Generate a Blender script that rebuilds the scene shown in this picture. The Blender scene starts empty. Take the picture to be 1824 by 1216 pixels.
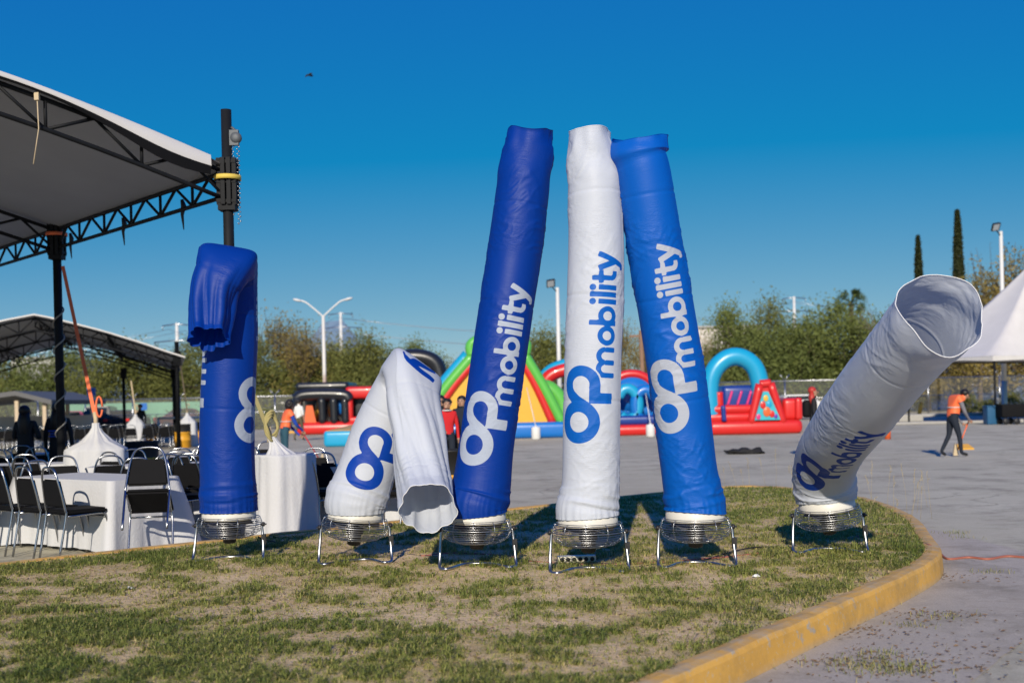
import bpy, bmesh, math, random
import numpy as np
from mathutils import Vector, Matrix, Quaternion, noise as mnoise, geometry as mgeo

PI = math.pi
RNG = random.Random(7)
SC = bpy.context.scene
COL = SC.collection

# ------------------------------------------------------------------ camera
FPX = 2027.0            # focal length in photograph pixels (1824 wide)
CAMH = 1.45
ROLL = math.radians(1.3)
HX, HY = 912.0, 714.0   # where the horizon crosses the middle of the frame
cam_d = bpy.data.cameras.new('camera')
cam = bpy.data.objects.new('camera', cam_d); COL.objects.link(cam)
cam_d.sensor_width = 36.0
cam_d.lens = 36.0 * FPX / 1824.0
cam_d.shift_y = (HY - 608.0) / 1824.0
cam_d.clip_start = 0.1; cam_d.clip_end = 20000
cam_d.dof.use_dof = True
cam_d.dof.focus_distance = 9.0
cam_d.dof.aperture_fstop = 1.9
cam.location = (0, 0, CAMH)
cam.matrix_world = Matrix.Translation((0, 0, CAMH)) @ Matrix.Rotation(math.radians(90), 4, 'X') @ Matrix.Rotation(-ROLL, 4, 'Z')
SC.camera = cam

# ------------------------------------------------------------------ sky and sun
SUN_EL, SUN_AZ = math.radians(25), math.radians(7)   # sun stands behind the camera, a little to its left
SUN = Vector((-math.sin(SUN_AZ) * math.cos(SUN_EL), -math.cos(SUN_AZ) * math.cos(SUN_EL), math.sin(SUN_EL)))
w = bpy.data.worlds.new('World'); SC.world = w; w.use_nodes = True
nt = w.node_tree; nt.nodes.clear()
sky = nt.nodes.new('ShaderNodeTexSky'); sky.sky_type = 'NISHITA'; sky.sun_disc = False
sky.sun_elevation = SUN_EL; sky.sun_rotation = PI + SUN_AZ
sky.altitude = 500; sky.air_density = 0.6; sky.dust_density = 0.0; sky.ozone_density = 4.0
# the photograph's deep, even blue: one colour grade for the whole sky
hsv = nt.nodes.new('ShaderNodeVectorMath'); hsv.operation = 'MULTIPLY_ADD'; hsv.inputs[1].default_value = (1.5, 1.02, .30); hsv.inputs[2].default_value = (-2.0, -.05, 3.85)
gm = nt.nodes.new('ShaderNodeGamma'); gm.inputs['Gamma'].default_value = .75
mx0 = nt.nodes.new('ShaderNodeVectorMath'); mx0.operation = 'MAXIMUM'; mx0.inputs[1].default_value = (.06, .1, .1)
bg = nt.nodes.new('ShaderNodeBackground'); bg.inputs['Strength'].default_value = 0.09
wo = nt.nodes.new('ShaderNodeOutputWorld')
nt.links.new(sky.outputs[0], gm.inputs['Color']); nt.links.new(gm.outputs[0], hsv.inputs[0]); nt.links.new(hsv.outputs[0], mx0.inputs[0]); nt.links.new(mx0.outputs[0], bg.inputs['Color']); nt.links.new(bg.outputs[0], wo.inputs['Surface'])
sd = bpy.data.lights.new('sun', 'SUN'); sd.energy = 4.4; sd.angle = math.radians(0.55); sd.color = (1.0, 0.90, 0.75)
so = bpy.data.objects.new('sun', sd); COL.objects.link(so)
so.rotation_euler = (-SUN).to_track_quat('-Z', 'Y').to_euler()
so.location = SUN * 60
SC.view_settings.view_transform = 'Standard'; SC.view_settings.look = 'None'
SC.view_settings.exposure = 0.22; SC.view_settings.gamma = 1.0
SC.cycles.max_bounces = 6; SC.cycles.transparent_max_bounces = 8

# pixel helpers: only used to read real ground positions off the photograph
def UV(x, y):
    px, py = x - HX, y - HY
    return px - py * math.sin(ROLL), py + px * math.sin(ROLL)
def P(x, y, d):
    u, v = UV(x, y); return Vector((u * d / FPX, d, CAMH - v * d / FPX))
def G(x, y, z=0.0):
    u, v = UV(x, y); d = FPX * (CAMH - z) / v; return Vector((u * d / FPX, d, z))
def XatD(x, d, y=760):
    u, v = UV(x, y); return u * d / FPX

# ------------------------------------------------------------------ material helpers
def new_mat(name):
    m = bpy.data.materials.new(name); m.use_nodes = True
    n = m.node_tree; b = n.nodes['Principled BSDF']; return m, n, b
def lin(c):
    return tuple(((v / 12.92) if v <= .04045 else ((v + .055) / 1.055) ** 2.4) for v in c)
def mat(name, col, rough=0.6, metal=0.0, spec=0.4, var=0.12, scale=8.0, bump=0.0, bscale=60.0, coat=0.0, transl=0.0):
    m, n, b = new_mat(name)
    b.inputs['Roughness'].default_value = rough; b.inputs['Metallic'].default_value = metal
    b.inputs['Specular IOR Level'].default_value = spec
    if coat: b.inputs['Coat Weight'].default_value = coat
    tc = n.nodes.new('ShaderNodeTexCoord'); tx = n.nodes.new('ShaderNodeTexNoise')
    tx.inputs['Scale'].default_value = scale; tx.inputs['Detail'].default_value = 5
    n.links.new(tc.outputs['Object'], tx.inputs['Vector'])
    mx = n.nodes.new('ShaderNodeMix'); mx.data_type = 'RGBA'
    lo = [max(0, v * (1 - var)) for v in col[:3]] + [1]; hi = [min(1, v * (1 + var)) for v in col[:3]] + [1]
    mx.inputs[6].default_value = lo; mx.inputs[7].default_value = hi
    n.links.new(tx.outputs['Fac'], mx.inputs[0]); n.links.new(mx.outputs[2], b.inputs['Base Color'])
    if bump:
        t2 = n.nodes.new('ShaderNodeTexNoise'); t2.inputs['Scale'].default_value = bscale; t2.inputs['Detail'].default_value = 4
        n.links.new(tc.outputs['Object'], t2.inputs['Vector'])
        bp = n.nodes.new('ShaderNodeBump'); bp.inputs['Strength'].default_value = bump; bp.inputs['Distance'].default_value = 0.02
        n.links.new(t2.outputs['Fac'], bp.inputs['Height']); n.links.new(bp.outputs[0], b.inputs['Normal'])
    if transl:
        tr = n.nodes.new('ShaderNodeBsdfTranslucent'); ms = n.nodes.new('ShaderNodeMixShader'); ms.inputs[0].default_value = transl
        n.links.new(mx.outputs[2], tr.inputs['Color'])
        out = n.nodes['Material Output']
        n.links.new(b.outputs[0], ms.inputs[1]); n.links.new(tr.outputs[0], ms.inputs[2]); n.links.new(ms.outputs[0], out.inputs['Surface'])
    return m

# ------------------------------------------------------------------ mesh builder
class MB:
    def __init__(s): s.v = []; s.f = []; s.m = []; s.sm = []
    def add(s, vs, fs, mi=0, smooth=False):
        o = len(s.v); s.v.extend([tuple(p) for p in vs])
        for f in fs: s.f.append([i + o for i in f]); s.m.append(mi); s.sm.append(smooth)
        return s
    def box(s, c, sz, rot=None, mi=0, taper=1.0):
        x, y, z = sz[0] / 2, sz[1] / 2, sz[2] / 2; c = Vector(c)
        vs = [Vector((sx * x * (taper if k else 1), sy * y * (taper if k else 1), (z if k else -z))) for k in (0, 1) for sx, sy in ((-1, -1), (1, -1), (1, 1), (-1, 1))]
        if rot is not None: vs = [rot @ p for p in vs]
        vs = [p + c for p in vs]
        return s.add(vs, [(3, 2, 1, 0), (4, 5, 6, 7), (0, 1, 5, 4), (1, 2, 6, 5), (2, 3, 7, 6), (3, 0, 4, 7)], mi)
    def tube(s, pts, r, seg=8, mi=0, cap=True, closed=False, smooth=True, flat=None):
        pts = [Vector(p) for p in pts]; n = len(pts)
        rs = r if isinstance(r, (list, tuple)) else [r] * n
        vs = []; fs = []
        T = []
        for i in range(n):
            if closed: t = pts[(i + 1) % n] - pts[i - 1]
            elif i == 0: t = pts[1] - pts[0]
            elif i == n - 1: t = pts[-1] - pts[-2]
            else: t = (pts[i + 1] - pts[i]).normalized() + (pts[i] - pts[i - 1]).normalized()
            T.append(t.normalized() if t.length > 1e-9 else Vector((0, 0, 1)))
        a = Vector((0, 0, 1)) if abs(T[0].z) < .9 else Vector((1, 0, 0))
        N = (a - T[0] * a.dot(T[0])).normalized()
        for i in range(n):
            N = (N - T[i] * N.dot(T[i])); N = N.normalized() if N.length > 1e-6 else T[i].orthogonal().normalized()
            B = T[i].cross(N)
            for k in range(seg):
                th = 2 * PI * k / seg
                o = N * math.cos(th) * rs[i] + B * math.sin(th) * rs[i]
                if flat is not None: o = o - flat[0] * o.dot(flat[0]) * (1 - flat[1])
                vs.append(pts[i] + o)
        m_ = n if closed else n - 1
        for i in range(m_):
            for k in range(seg):
                a0, a1 = i * seg + k, i * seg + (k + 1) % seg; j = ((i + 1) % n) * seg
                fs.append((a0, a1, j + (k + 1) % seg, j + k))
        if cap and not closed:
            fs.append(tuple(reversed(range(seg)))); fs.append(tuple(range((n - 1) * seg, n * seg)))
        return s.add(vs, fs, mi, smooth)
    def lathe(s, prof, c=(0, 0, 0), seg=24, mi=0, cap=True, smooth=True, rot=None, sx=1, sy=1):
        vs = []; fs = []; c = Vector(c); n = len(prof)
        for r, z in prof:
            for k in range(seg):
                p = Vector((r * sx * math.cos(2 * PI * k / seg), r * sy * math.sin(2 * PI * k / seg), z))
                vs.append((rot @ p if rot is not None else p) + c)
        for i in range(n - 1):
            for k in range(seg): fs.append((i * seg + k, i * seg + (k + 1) % seg, (i + 1) * seg + (k + 1) % seg, (i + 1) * seg + k))
        if cap: fs.append(tuple(reversed(range(seg)))); fs.append(tuple(range((n - 1) * seg, n * seg)))
        return s.add(vs, fs, mi, smooth)
    def prism(s, poly, d0, d1, ax='y', mi=0, smooth=False):
        # polygon in (a, b) extruded along an axis: 'y' -> (a, d, b), 'z' -> (a, b, d), 'x' -> (d, a, b)
        f = {'y': lambda a, b, d: (a, d, b), 'z': lambda a, b, d: (a, b, d), 'x': lambda a, b, d: (d, a, b)}[ax]
        n = len(poly); vs = [f(a, b, d0) for a, b in poly] + [f(a, b, d1) for a, b in poly]
        fs = [tuple(range(n)), tuple(reversed(range(n, 2 * n)))] + [(i, n + i, n + (i + 1) % n, (i + 1) % n) for i in range(n)]
        return s.add(vs, fs, mi, smooth)
    def ball(s, c, r, seg=12, rings=8, mi=0, rot=None, sz=(1, 1, 1)):
        c = Vector(c); vs = []; fs = []
        for i in range(1, rings):
            ph = PI * i / rings
            for k in range(seg):
                p = Vector((r * sz[0] * math.sin(ph) * math.cos(2 * PI * k / seg), r * sz[1] * math.sin(ph) * math.sin(2 * PI * k / seg), r * sz[2] * math.cos(ph)))
                vs.append((rot @ p if rot is not None else p) + c)
        t = Vector((0, 0, r * sz[2])); b = -t
        if rot is not None: t = rot @ t; b = rot @ b
        vs += [c + t, c + b]; T, B = len(vs) - 2, len(vs) - 1
        for i in range(rings - 2):
            for k in range(seg): fs.append((i * seg + k, (i + 1) * seg + k, (i + 1) * seg + (k + 1) % seg, i * seg + (k + 1) % seg))
        for k in range(seg):
            fs.append((T, k, (k + 1) % seg)); fs.append((B, (rings - 2) * seg + (k + 1) % seg, (rings - 2) * seg + k))
        return s.add(vs, fs, mi, True)
    def mesh(s, name, mats, fix=True):
        me = bpy.data.meshes.new(name); me.from_pydata(s.v, [], s.f)
        me.polygons.foreach_set('material_index', s.m); me.polygons.foreach_set('use_smooth', s.sm)
        for m in (mats if isinstance(mats, (list, tuple)) else [mats]): me.materials.append(m)
        if fix:
            bm = bmesh.new(); bm.from_mesh(me); bmesh.ops.recalc_face_normals(bm, faces=bm.faces); bm.to_mesh(me); bm.free()
        me.update(); return me
    def build(s, name, mats, parent=None, loc=None, fix=True):
        o = bpy.data.objects.new(name, s.mesh(name, mats, fix)); COL.objects.link(o)
        if parent is not None: o.parent = parent
        if loc is not None: o.location = loc
        return o

def tag(o, label, cat, group=None, kind=None):
    if label: o['label'] = label
    if cat: o['category'] = cat
    if group: o['group'] = group
    if kind: o['kind'] = kind
    return o
def thing(name, label, cat, loc=(0, 0, 0), rz=0.0, group=None):
    o = bpy.data.objects.new(name, None); COL.objects.link(o); o.empty_display_size = .2
    o.location = loc; o.rotation_euler = (0, 0, rz)
    return tag(o, label, cat, group)
def obj(name, me, parent=None, loc=None, rot=None):
    o = bpy.data.objects.new(name, me); COL.objects.link(o)
    if parent is not None: o.parent = parent
    if loc is not None: o.location = loc
    if rot is not None: o.rotation_euler = rot
    return o
def copy_tree(o, parent=None):
    c = o.copy(); COL.objects.link(c); c.parent = parent
    for ch in list(o.children): copy_tree(ch, c)
    return c
def spline(pts, n=8):
    pts = [Vector(p) for p in pts]; out = []
    for i in range(len(pts) - 1):
        p0 = pts[i - 1] if i > 0 else pts[i] * 2 - pts[i + 1]
        p1, p2 = pts[i], pts[i + 1]
        p3 = pts[i + 2] if i + 2 < len(pts) else pts[i + 1] * 2 - pts[i]
        for k in range(n):
            t = k / n
            out.append(0.5 * ((2 * p1) + (p2 - p0) * t + (2 * p0 - 5 * p1 + 4 * p2 - p3) * t * t + (3 * p1 - 3 * p2 + p3 - p0) * t ** 3))
    out.append(pts[-1]); return out
# numpy value noise
_T = np.random.RandomState(11).rand(256, 256)
def vn(x, y, px=0):
    # smooth value noise; px > 0 makes x periodic with that period
    xi = np.floor(x).astype(int); yi = np.floor(y).astype(int); fx = x - xi; fy = y - yi
    fx = fx * fx * (3 - 2 * fx); fy = fy * fy * (3 - 2 * fy)
    if px: x0, x1 = xi % px, (xi + 1) % px
    else: x0, x1 = xi % 256, (xi + 1) % 256
    y0, y1 = yi % 256, (yi + 1) % 256
    a = _T[x0, y0] * (1 - fx) + _T[x1, y0] * fx; b = _T[x0, y1] * (1 - fx) + _T[x1, y1] * fx
    return a * (1 - fy) + b * fy
def fbm(x, y, o=4):
    s = 0; a = .5
    for i in range(o): s = s + a * vn(x * 2 ** i + 17 * i, y * 2 ** i + 31 * i); a *= .5
    return s

# common materials
M = {}
M['steel'] = mat('galvanised_steel', (.42, .43, .45), .32, 1.0, var=.15)
M['wire'] = mat('chrome_wire', (.45, .46, .48), .3, 1.0, var=.05)
M['chrome'] = mat('chrome_tube', (.36, .37, .39), .25, 1.0, var=.05)
M['black_metal'] = mat('black_painted_steel', (.010, .011, .013), .6, 0, .15, var=.3)
M['black_vinyl'] = mat('black_vinyl', (.007, .007, .008), .7, 0, .1, var=.2)
M['black_plastic'] = mat('black_plastic', (.015, .015, .017), .5)
M['cream'] = mat('cream_painted_drum', (.62, .60, .54), .45, 0, .4, var=.04)
M['white_cloth'] = mat('white_cloth', (.58, .585, .60), .8, 0, .2, var=.03, scale=3, bump=.25, bscale=30, transl=.12)
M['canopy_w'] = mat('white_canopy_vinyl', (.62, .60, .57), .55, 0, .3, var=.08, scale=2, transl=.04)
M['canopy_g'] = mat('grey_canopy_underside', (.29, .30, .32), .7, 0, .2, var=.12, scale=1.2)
M['strap_o'] = mat('orange_strap', (.75, .16, .06), .7, var=.1)
M['strap_y'] = mat('yellow_strap', (.62, .46, .08), .7, var=.1)
M['rope'] = mat('tan_rope', (.50, .40, .26), .8, var=.15)
M['drum_y'] = mat('yellow_drum_paint', (.62, .30, .02), .45, 0, .4, var=.15, scale=4)
M['drum_k'] = mat('black_drum_paint', (.012, .012, .012), .5, var=.3)
M['white_paint'] = mat('white_paint', (.62, .62, .60), .5, var=.08)
M['concrete'] = mat('concrete', (.34, .33, .31), .85, 0, .2, var=.15, scale=6, bump=.3)
M['orange_cable'] = mat('orange_cable', (.32, .11, .07), .5, var=.08)
M['wood'] = mat('weathered_wood', (.22, .13, .08), .8, var=.25, scale=5)
# ================================================================== ground
def pavement_mat(name, c0, c1, crack=1.0, warm=(.46, .40, .32)):
    m, n, b = new_mat(name); N = n.nodes; L = n.links
    tc = N.new('ShaderNodeTexCoord')
    def nz(s, det=6, rough=.6):
        t = N.new('ShaderNodeTexNoise'); t.inputs['Scale'].default_value = s; t.inputs['Detail'].default_value = det; t.inputs['Roughness'].default_value = rough
        L.new(tc.outputs['Object'], t.inputs['Vector']); return t
    a, c, d = nz(.22), nz(2.2), nz(75, 6, .8)
    def mix(f, x, y, mode='MIX', fac=None):
        q = N.new('ShaderNodeMix'); q.data_type = 'RGBA'; q.blend_type = mode
        if f is not None: L.new(f, q.inputs[0])
        else: q.inputs[0].default_value = fac
        for i, v in ((6, x), (7, y)):
            if isinstance(v, tuple): q.inputs[i].default_value = (*v, 1)
            else: L.new(v, q.inputs[i])
        return q.outputs[2]
    def ramp(f, p0, p1, v0=0, v1=1):
        r = N.new('ShaderNodeMapRange'); r.inputs[1].default_value = p0; r.inputs[2].default_value = p1; r.inputs[3].default_value = v0; r.inputs[4].default_value = v1
        L.new(f, r.inputs[0]); return r.outputs[0]
    def mulf(x, y):
        q = N.new('ShaderNodeMath'); q.operation = 'MULTIPLY'; L.new(x, q.inputs[0]); L.new(y, q.inputs[1]); return q.outputs[0]
    col = mix(ramp(a.outputs['Fac'], .35, .68), c0, c1)
    col = mix(ramp(c.outputs['Fac'], .5, .75, 0, .5), col, warm)
    col = mix(ramp(d.outputs['Fac'], .3, .7), col, mix(None, col, (.64, .64, .64), 'MULTIPLY', 1.0))
    # cracks: distorted cells
    ds = N.new('ShaderNodeMix'); ds.data_type = 'RGBA'; ds.blend_type = 'LINEAR_LIGHT'; ds.inputs[0].default_value = .35
    L.new(tc.outputs['Object'], ds.inputs[6]); L.new(nz(.9, 4).outputs['Color'], ds.inputs[7])
    vo = N.new('ShaderNodeTexVoronoi'); vo.feature = 'DISTANCE_TO_EDGE'; vo.inputs['Scale'].default_value = .33
    L.new(ds.outputs[2], vo.inputs['Vector'])
    ck = ramp(vo.outputs['Distance'], 0.0, .010, .45 * crack, 0)
    st = ramp(nz(.75, 6, .75).outputs['Fac'], .50, .66, 0, .7); col = mix(st, col, (.22, .195, .15))
    fx = nz(3.5, 8, .75); col = mix(ramp(fx.outputs['Fac'], .6, .7, 0, .5), col, (.60, .55, .45))
    ck = mulf(ck, ramp(nz(.35, 3).outputs['Fac'], .42, .6)); col = mix(ck, col, (.07, .06, .05))
    L.new(col, b.inputs['Base Color']); b.inputs['Roughness'].default_value = .88; b.inputs['Specular IOR Level'].default_value = .25
    bp = N.new('ShaderNodeBump'); bp.inputs['Strength'].default_value = .5; bp.inputs['Distance'].default_value = .012
    ad = N.new('ShaderNodeMath'); ad.operation = 'SUBTRACT'; L.new(d.outputs['Fac'], ad.inputs[0]); L.new(ck, ad.inputs[1])
    L.new(ad.outputs[0], bp.inputs['Height']); L.new(bp.outputs[0], b.inputs['Normal'])
    return m
M['pave'] = pavement_mat('worn_grey_asphalt', (.47, .435, .325), (.63, .59, .455))
M['gutter'] = pavement_mat('pale_concrete_gutter', (.46, .41, .345), (.58, .52, .44), .5)
mb = MB(); S_ = 4000
mb.add([(-S_, -S_, 0), (S_, -S_, 0), (S_, S_, 0), (-S_, S_, 0)], [(0, 1, 2, 3)])
g = mb.build('pavement', M['pave']); g['kind'] = 'structure'

# island outline: outer foot of the kerb, from behind the camera round the nose and back to the left
front = [(-4.9, -2.4), (-1.7, 1.9), (1.14, 5.75), (2.08, 7.03), (3.05, 8.4), (3.46, 9.2)]
nose = [(3.72, 10.1), (4.07, 11.4), (4.28, 12.8), (4.3, 14.1), (3.95, 15.5), (2.95, 16.2)]
back = [(0.0, 13.72), (-2.08, 11.85), (-4.42, 9.80), (-7.5, 7.1), (-11.0, 4.05)]
outl = [Vector((p.x, p.y)) for p in spline([(x, y, 0) for x, y in front + nose + back], 7)]
def offs(line, d):
    out = []
    for i, p in enumerate(line):
        a = line[max(0, i - 1)]; b = line[min(len(line) - 1, i + 1)]; t = (b - a).normalized()
        out.append(p + Vector((-t.y, t.x)) * d)     # to the left of travel = inside
    return out
KW = .145
prof = [(0.0, -.02), (.006, .06), (.014, .145), (.030, .172), (.085, .178), (KW, .172), (KW, .05)]
mb = MB(); rows = []
for i in range(len(outl)): pass
offl = [(offs(outl, d), z) for d, z in prof]
for i in range(len(outl)):
    jit = (mnoise.noise(Vector((i * .7, 3, 1))) * .012)
    rows.append([Vector((o[i].x, o[i].y, z + (jit if z > .1 else 0))) for o, z in offl])
vs = [p for r in rows for p in r]; k = len(prof)
mb.add(vs, [(i * k + j, i * k + j + 1, (i + 1) * k + j + 1, (i + 1) * k + j) for i in range(len(outl) - 1) for j in range(k - 1)], 0, False)
def kerb_mat():
    m, n, b = new_mat('worn_yellow_kerb_paint'); N = n.nodes; L = n.links
    tc = N.new('ShaderNodeTexCoord')
    t1 = N.new('ShaderNodeTexNoise'); t1.inputs['Scale'].default_value = 7; t1.inputs['Detail'].default_value = 8; t1.inputs['Roughness'].default_value = .7
    t2 = N.new('ShaderNodeTexNoise'); t2.inputs['Scale'].default_value = 1.3; t2.inputs['Detail'].default_value = 4
    for t in (t1, t2): L.new(tc.outputs['Object'], t.inputs['Vector'])
    c = N.new('ShaderNodeMix'); c.data_type = 'RGBA'; c.inputs[6].default_value = (.52, .28, .05, 1); c.inputs[7].default_value = (.70, .40, .08, 1)
    L.new(t2.outputs['Fac'], c.inputs[0])
    r = N.new('ShaderNodeMapRange'); r.inputs[1].default_value = .60; r.inputs[2].default_value = .66; L.new(t1.outputs['Fac'], r.inputs[0])
    # more bare concrete low on the face, where feet and tyres rub
    sx = N.new('ShaderNodeSeparateXYZ'); L.new(tc.outputs['Object'], sx.inputs[0])
    lo = N.new('ShaderNodeMapRange'); lo.inputs[1].default_value = .05; lo.inputs[2].default_value = 0; lo.inputs[4].default_value = .5; L.new(sx.outputs['Z'], lo.inputs[0])
    ad = N.new('ShaderNodeMath'); ad.operation = 'MAXIMUM'; L.new(r.outputs[0], ad.inputs[0])
    ml = N.new('ShaderNodeMath'); ml.operation = 'MULTIPLY'; L.new(lo.outputs[0], ml.inputs[0]); L.new(t2.outputs['Fac'], ml.inputs[1]); ml2 = N.new('ShaderNodeMath'); ml2.operation = 'MULTIPLY'; ml2.inputs[1].default_value = 2.2; L.new(ml.outputs[0], ml2.inputs[0]); L.new(ml2.outputs[0], ad.inputs[1])
    c2 = N.new('ShaderNodeMix'); c2.data_type = 'RGBA'; c2.inputs[7].default_value = (.36, .32, .26, 1)
    L.new(ad.outputs[0], c2.inputs[0]); L.new(c.outputs[2], c2.inputs[6])
    t3 = N.new('ShaderNodeTexNoise'); t3.inputs['Scale'].default_value = 34; t3.inputs['Detail'].default_value = 6; t3.inputs['Roughness'].default_value = .75; L.new(tc.outputs['Object'], t3.inputs['Vector'])
    r3 = N.new('ShaderNodeMapRange'); r3.inputs[1].default_value = .58; r3.inputs[2].default_value = .64; r3.inputs[4].default_value = .8; L.new(t3.outputs['Fac'], r3.inputs[0])
    c3 = N.new('ShaderNodeMix'); c3.data_type = 'RGBA'; c3.inputs[7].default_value = (.50, .43, .30, 1); L.new(r3.outputs[0], c3.inputs[0]); L.new(c2.outputs[2], c3.inputs[6])
    tz = N.new('ShaderNodeMapRange'); tz.inputs[1].default_value = .160; tz.inputs[2].default_value = .176; tz.inputs[4].default_value = .8; L.new(sx.outputs['Z'], tz.inputs[0]); tzm = N.new('ShaderNodeMath'); tzm.operation = 'MULTIPLY'; L.new(tz.outputs[0], tzm.inputs[0]); rz_ = N.new('ShaderNodeMapRange'); rz_.inputs[1].default_value = .40; rz_.inputs[2].default_value = .58; L.new(t1.outputs['Fac'], rz_.inputs[0]); L.new(rz_.outputs[0], tzm.inputs[1])
    c5 = N.new('ShaderNodeMix'); c5.data_type = 'RGBA'; c5.inputs[7].default_value = (.44, .34, .21, 1); L.new(tzm.outputs[0], c5.inputs[0]); L.new(c3.outputs[2], c5.inputs[6])
    t4 = N.new('ShaderNodeTexNoise'); t4.inputs['Scale'].default_value = 3.1; t4.inputs['Detail'].default_value = 9; t4.inputs['Roughness'].default_value = .7; L.new(tc.outputs['Object'], t4.inputs['Vector'])
    r4 = N.new('ShaderNodeMapRange'); r4.inputs[1].default_value = .45; r4.inputs[2].default_value = .7; r4.inputs[4].default_value = .65; L.new(t4.outputs['Fac'], r4.inputs[0])
    c4 = N.new('ShaderNodeMix'); c4.data_type = 'RGBA'; c4.inputs[7].default_value = (.26, .17, .06, 1); L.new(r4.outputs[0], c4.inputs[0]); L.new(c5.outputs[2], c4.inputs[6]); L.new(c4.outputs[2], b.inputs['Base Color'])
    b.inputs['Roughness'].default_value = .8
    bp = N.new('ShaderNodeBump'); bp.inputs['Strength'].default_value = .5; bp.inputs['Distance'].default_value = .01; L.new(t1.outputs['Fac'], bp.inputs['Height']); L.new(bp.outputs[0], b.inputs['Normal'])
    return m
M['kerb'] = kerb_mat()
o = mb.build('kerb', M['kerb']); o['kind'] = 'structure'
# concrete gutter strip along the front of the kerb
mb = MB(); nf = 7 * 8; A = outl[:nf]; Bo = offs(outl, -.95)[:nf]
vs = []
for i, (p, q) in enumerate(zip(A, Bo)):
    jx = mnoise.noise(Vector((i * .5, 9, 2))) * .09
    dd = (q - p).normalized() * jx
    if i > nf - 14: q = p.lerp(q, max(0.05, (nf - 1 - i) / 14))
    vs += [(p.x, p.y, .004), (q.x + dd.x, q.y + dd.y, .004)]
mb.add(vs, [(2 * i, 2 * i + 1, 2 * i + 3, 2 * i + 2) for i in range(nf - 1)])
o = mb.build('gutter_strip', M['gutter'], fix=False); o['kind'] = 'structure'

# soil of the island
inner = offs(outl, KW - .01)
poly = [tuple(p) for p in inner]
def inside(X, Y, pl):
    X = np.asarray(X); Y = np.asarray(Y); r = np.zeros(X.shape, bool); n = len(pl); j = n - 1
    for i in range(n):
        xi, yi = pl[i]; xj, yj = pl[j]
        c = ((yi > Y) != (yj > Y)) & (X < (xj - xi) * (Y - yi) / (yj - yi + 1e-12) + xi)
        r ^= c; j = i
    return r
PN = np.array(poly)
def edge_dist(X, Y):
    d = np.full(X.shape, 9.0)
    for i in range(0, len(poly) - 1):
        a = PN[i]; b = PN[i + 1]; ab = b - a; t = np.clip(((X - a[0]) * ab[0] + (Y - a[1]) * ab[1]) / (ab @ ab), 0, 1)
        d = np.minimum(d, np.hypot(X - a[0] - t * ab[0], Y - a[1] - t * ab[1]))
    return d
def soil_z(X, Y):
    e = np.clip(edge_dist(X, Y) / .8, 0, 1)
    return .160 + e * (.03 * (fbm(X * .7 + 40, Y * .7 + 40) - .45) + .012 * (vn(X * 5 + 9, Y * 5) - .5))
gx, gy = np.meshgrid(np.arange(-11, 5, .16), np.arange(-2, 17, .16)); gx = gx.ravel(); gy = gy.ravel()
gx = gx + (np.random.RandomState(3).rand(gx.size) - .5) * .05
ok = inside(gx, gy, poly) & (edge_dist(gx, gy) > .06); gx, gy = gx[ok], gy[ok]
pts = [Vector(p) for p in poly] + [Vector((a, b)) for a, b in zip(gx, gy)]
ne = len(poly)
res = mgeo.delaunay_2d_cdt(pts, [(i, (i + 1) % ne) for i in range(ne)], [list(range(ne))], 1, 1e-5)
vx = np.array([[p.x, p.y] for p in res[0]]); vz = soil_z(vx[:, 0], vx[:, 1])
def soil_mat():
    m, n, b = new_mat('dry_sandy_soil'); N = n.nodes; L = n.links
    tc = N.new('ShaderNodeTexCoord')
    def nz(s, d=6, r=.6):
        t = N.new('ShaderNodeTexNoise'); t.inputs['Scale'].default_value = s; t.inputs['Detail'].default_value = d; t.inputs['Roughness'].default_value = r
        L.new(tc.outputs['Object'], t.inputs['Vector']); return t.outputs['Fac']
    def mx(f, c0, c1):
        q = N.new('ShaderNodeMix'); q.data_type = 'RGBA'; L.new(f, q.inputs[0])
        for i, v in ((6, c0), (7, c1)):
            if isinstance(v, tuple): q.inputs[i].default_value = (*v, 1)
            else: L.new(v, q.inputs[i])
        return q.outputs[2]
    def rg(f, a, c):
        r = N.new('ShaderNodeMapRange'); r.inputs[1].default_value = a; r.inputs[2].default_value = c; L.new(f, r.inputs[0]); return r.outputs[0]
    c = mx(rg(nz(1.4), .35, .65), (.58, .41, .215), (.80, .60, .36))
    c = mx(rg(nz(9), .48, .7), c, (.40, .29, .15))
    c = mx(rg(nz(38, 3), .55, .72), c, (.74, .64, .49))
    ta = N.new('ShaderNodeAttribute'); ta.attribute_name = 'turf'; tm_ = N.new('ShaderNodeMath'); tm_.operation = 'MULTIPLY'; L.new(ta.outputs['Fac'], tm_.inputs[0]); L.new(rg(nz(14), .25, .6), tm_.inputs[1])
    c = mx(tm_.outputs[0], c, (.30, .29, .09))      # matted thatch under the thicker grass
    L.new(c, b.inputs['Base Color']); b.inputs['Roughness'].default_value = .95; b.inputs['Specular IOR Level'].default_value = .1
    bp = N.new('ShaderNodeBump'); bp.inputs['Strength'].default_value = .9; bp.inputs['Distance'].default_value = .03; L.new(nz(26, 8, .7), bp.inputs['Height']); L.new(bp.outputs[0], b.inputs['Normal'])
    return m
M['soil'] = soil_mat()
mb = MB(); mb.add([(a, b, c) for (a, b), c in zip(vx, vz)], [list(f) for f in res[2]], 0, True)
soil_ob = mb.build('island_soil', M['soil'], fix=False); soil_ob['kind'] = 'structure'

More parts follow.
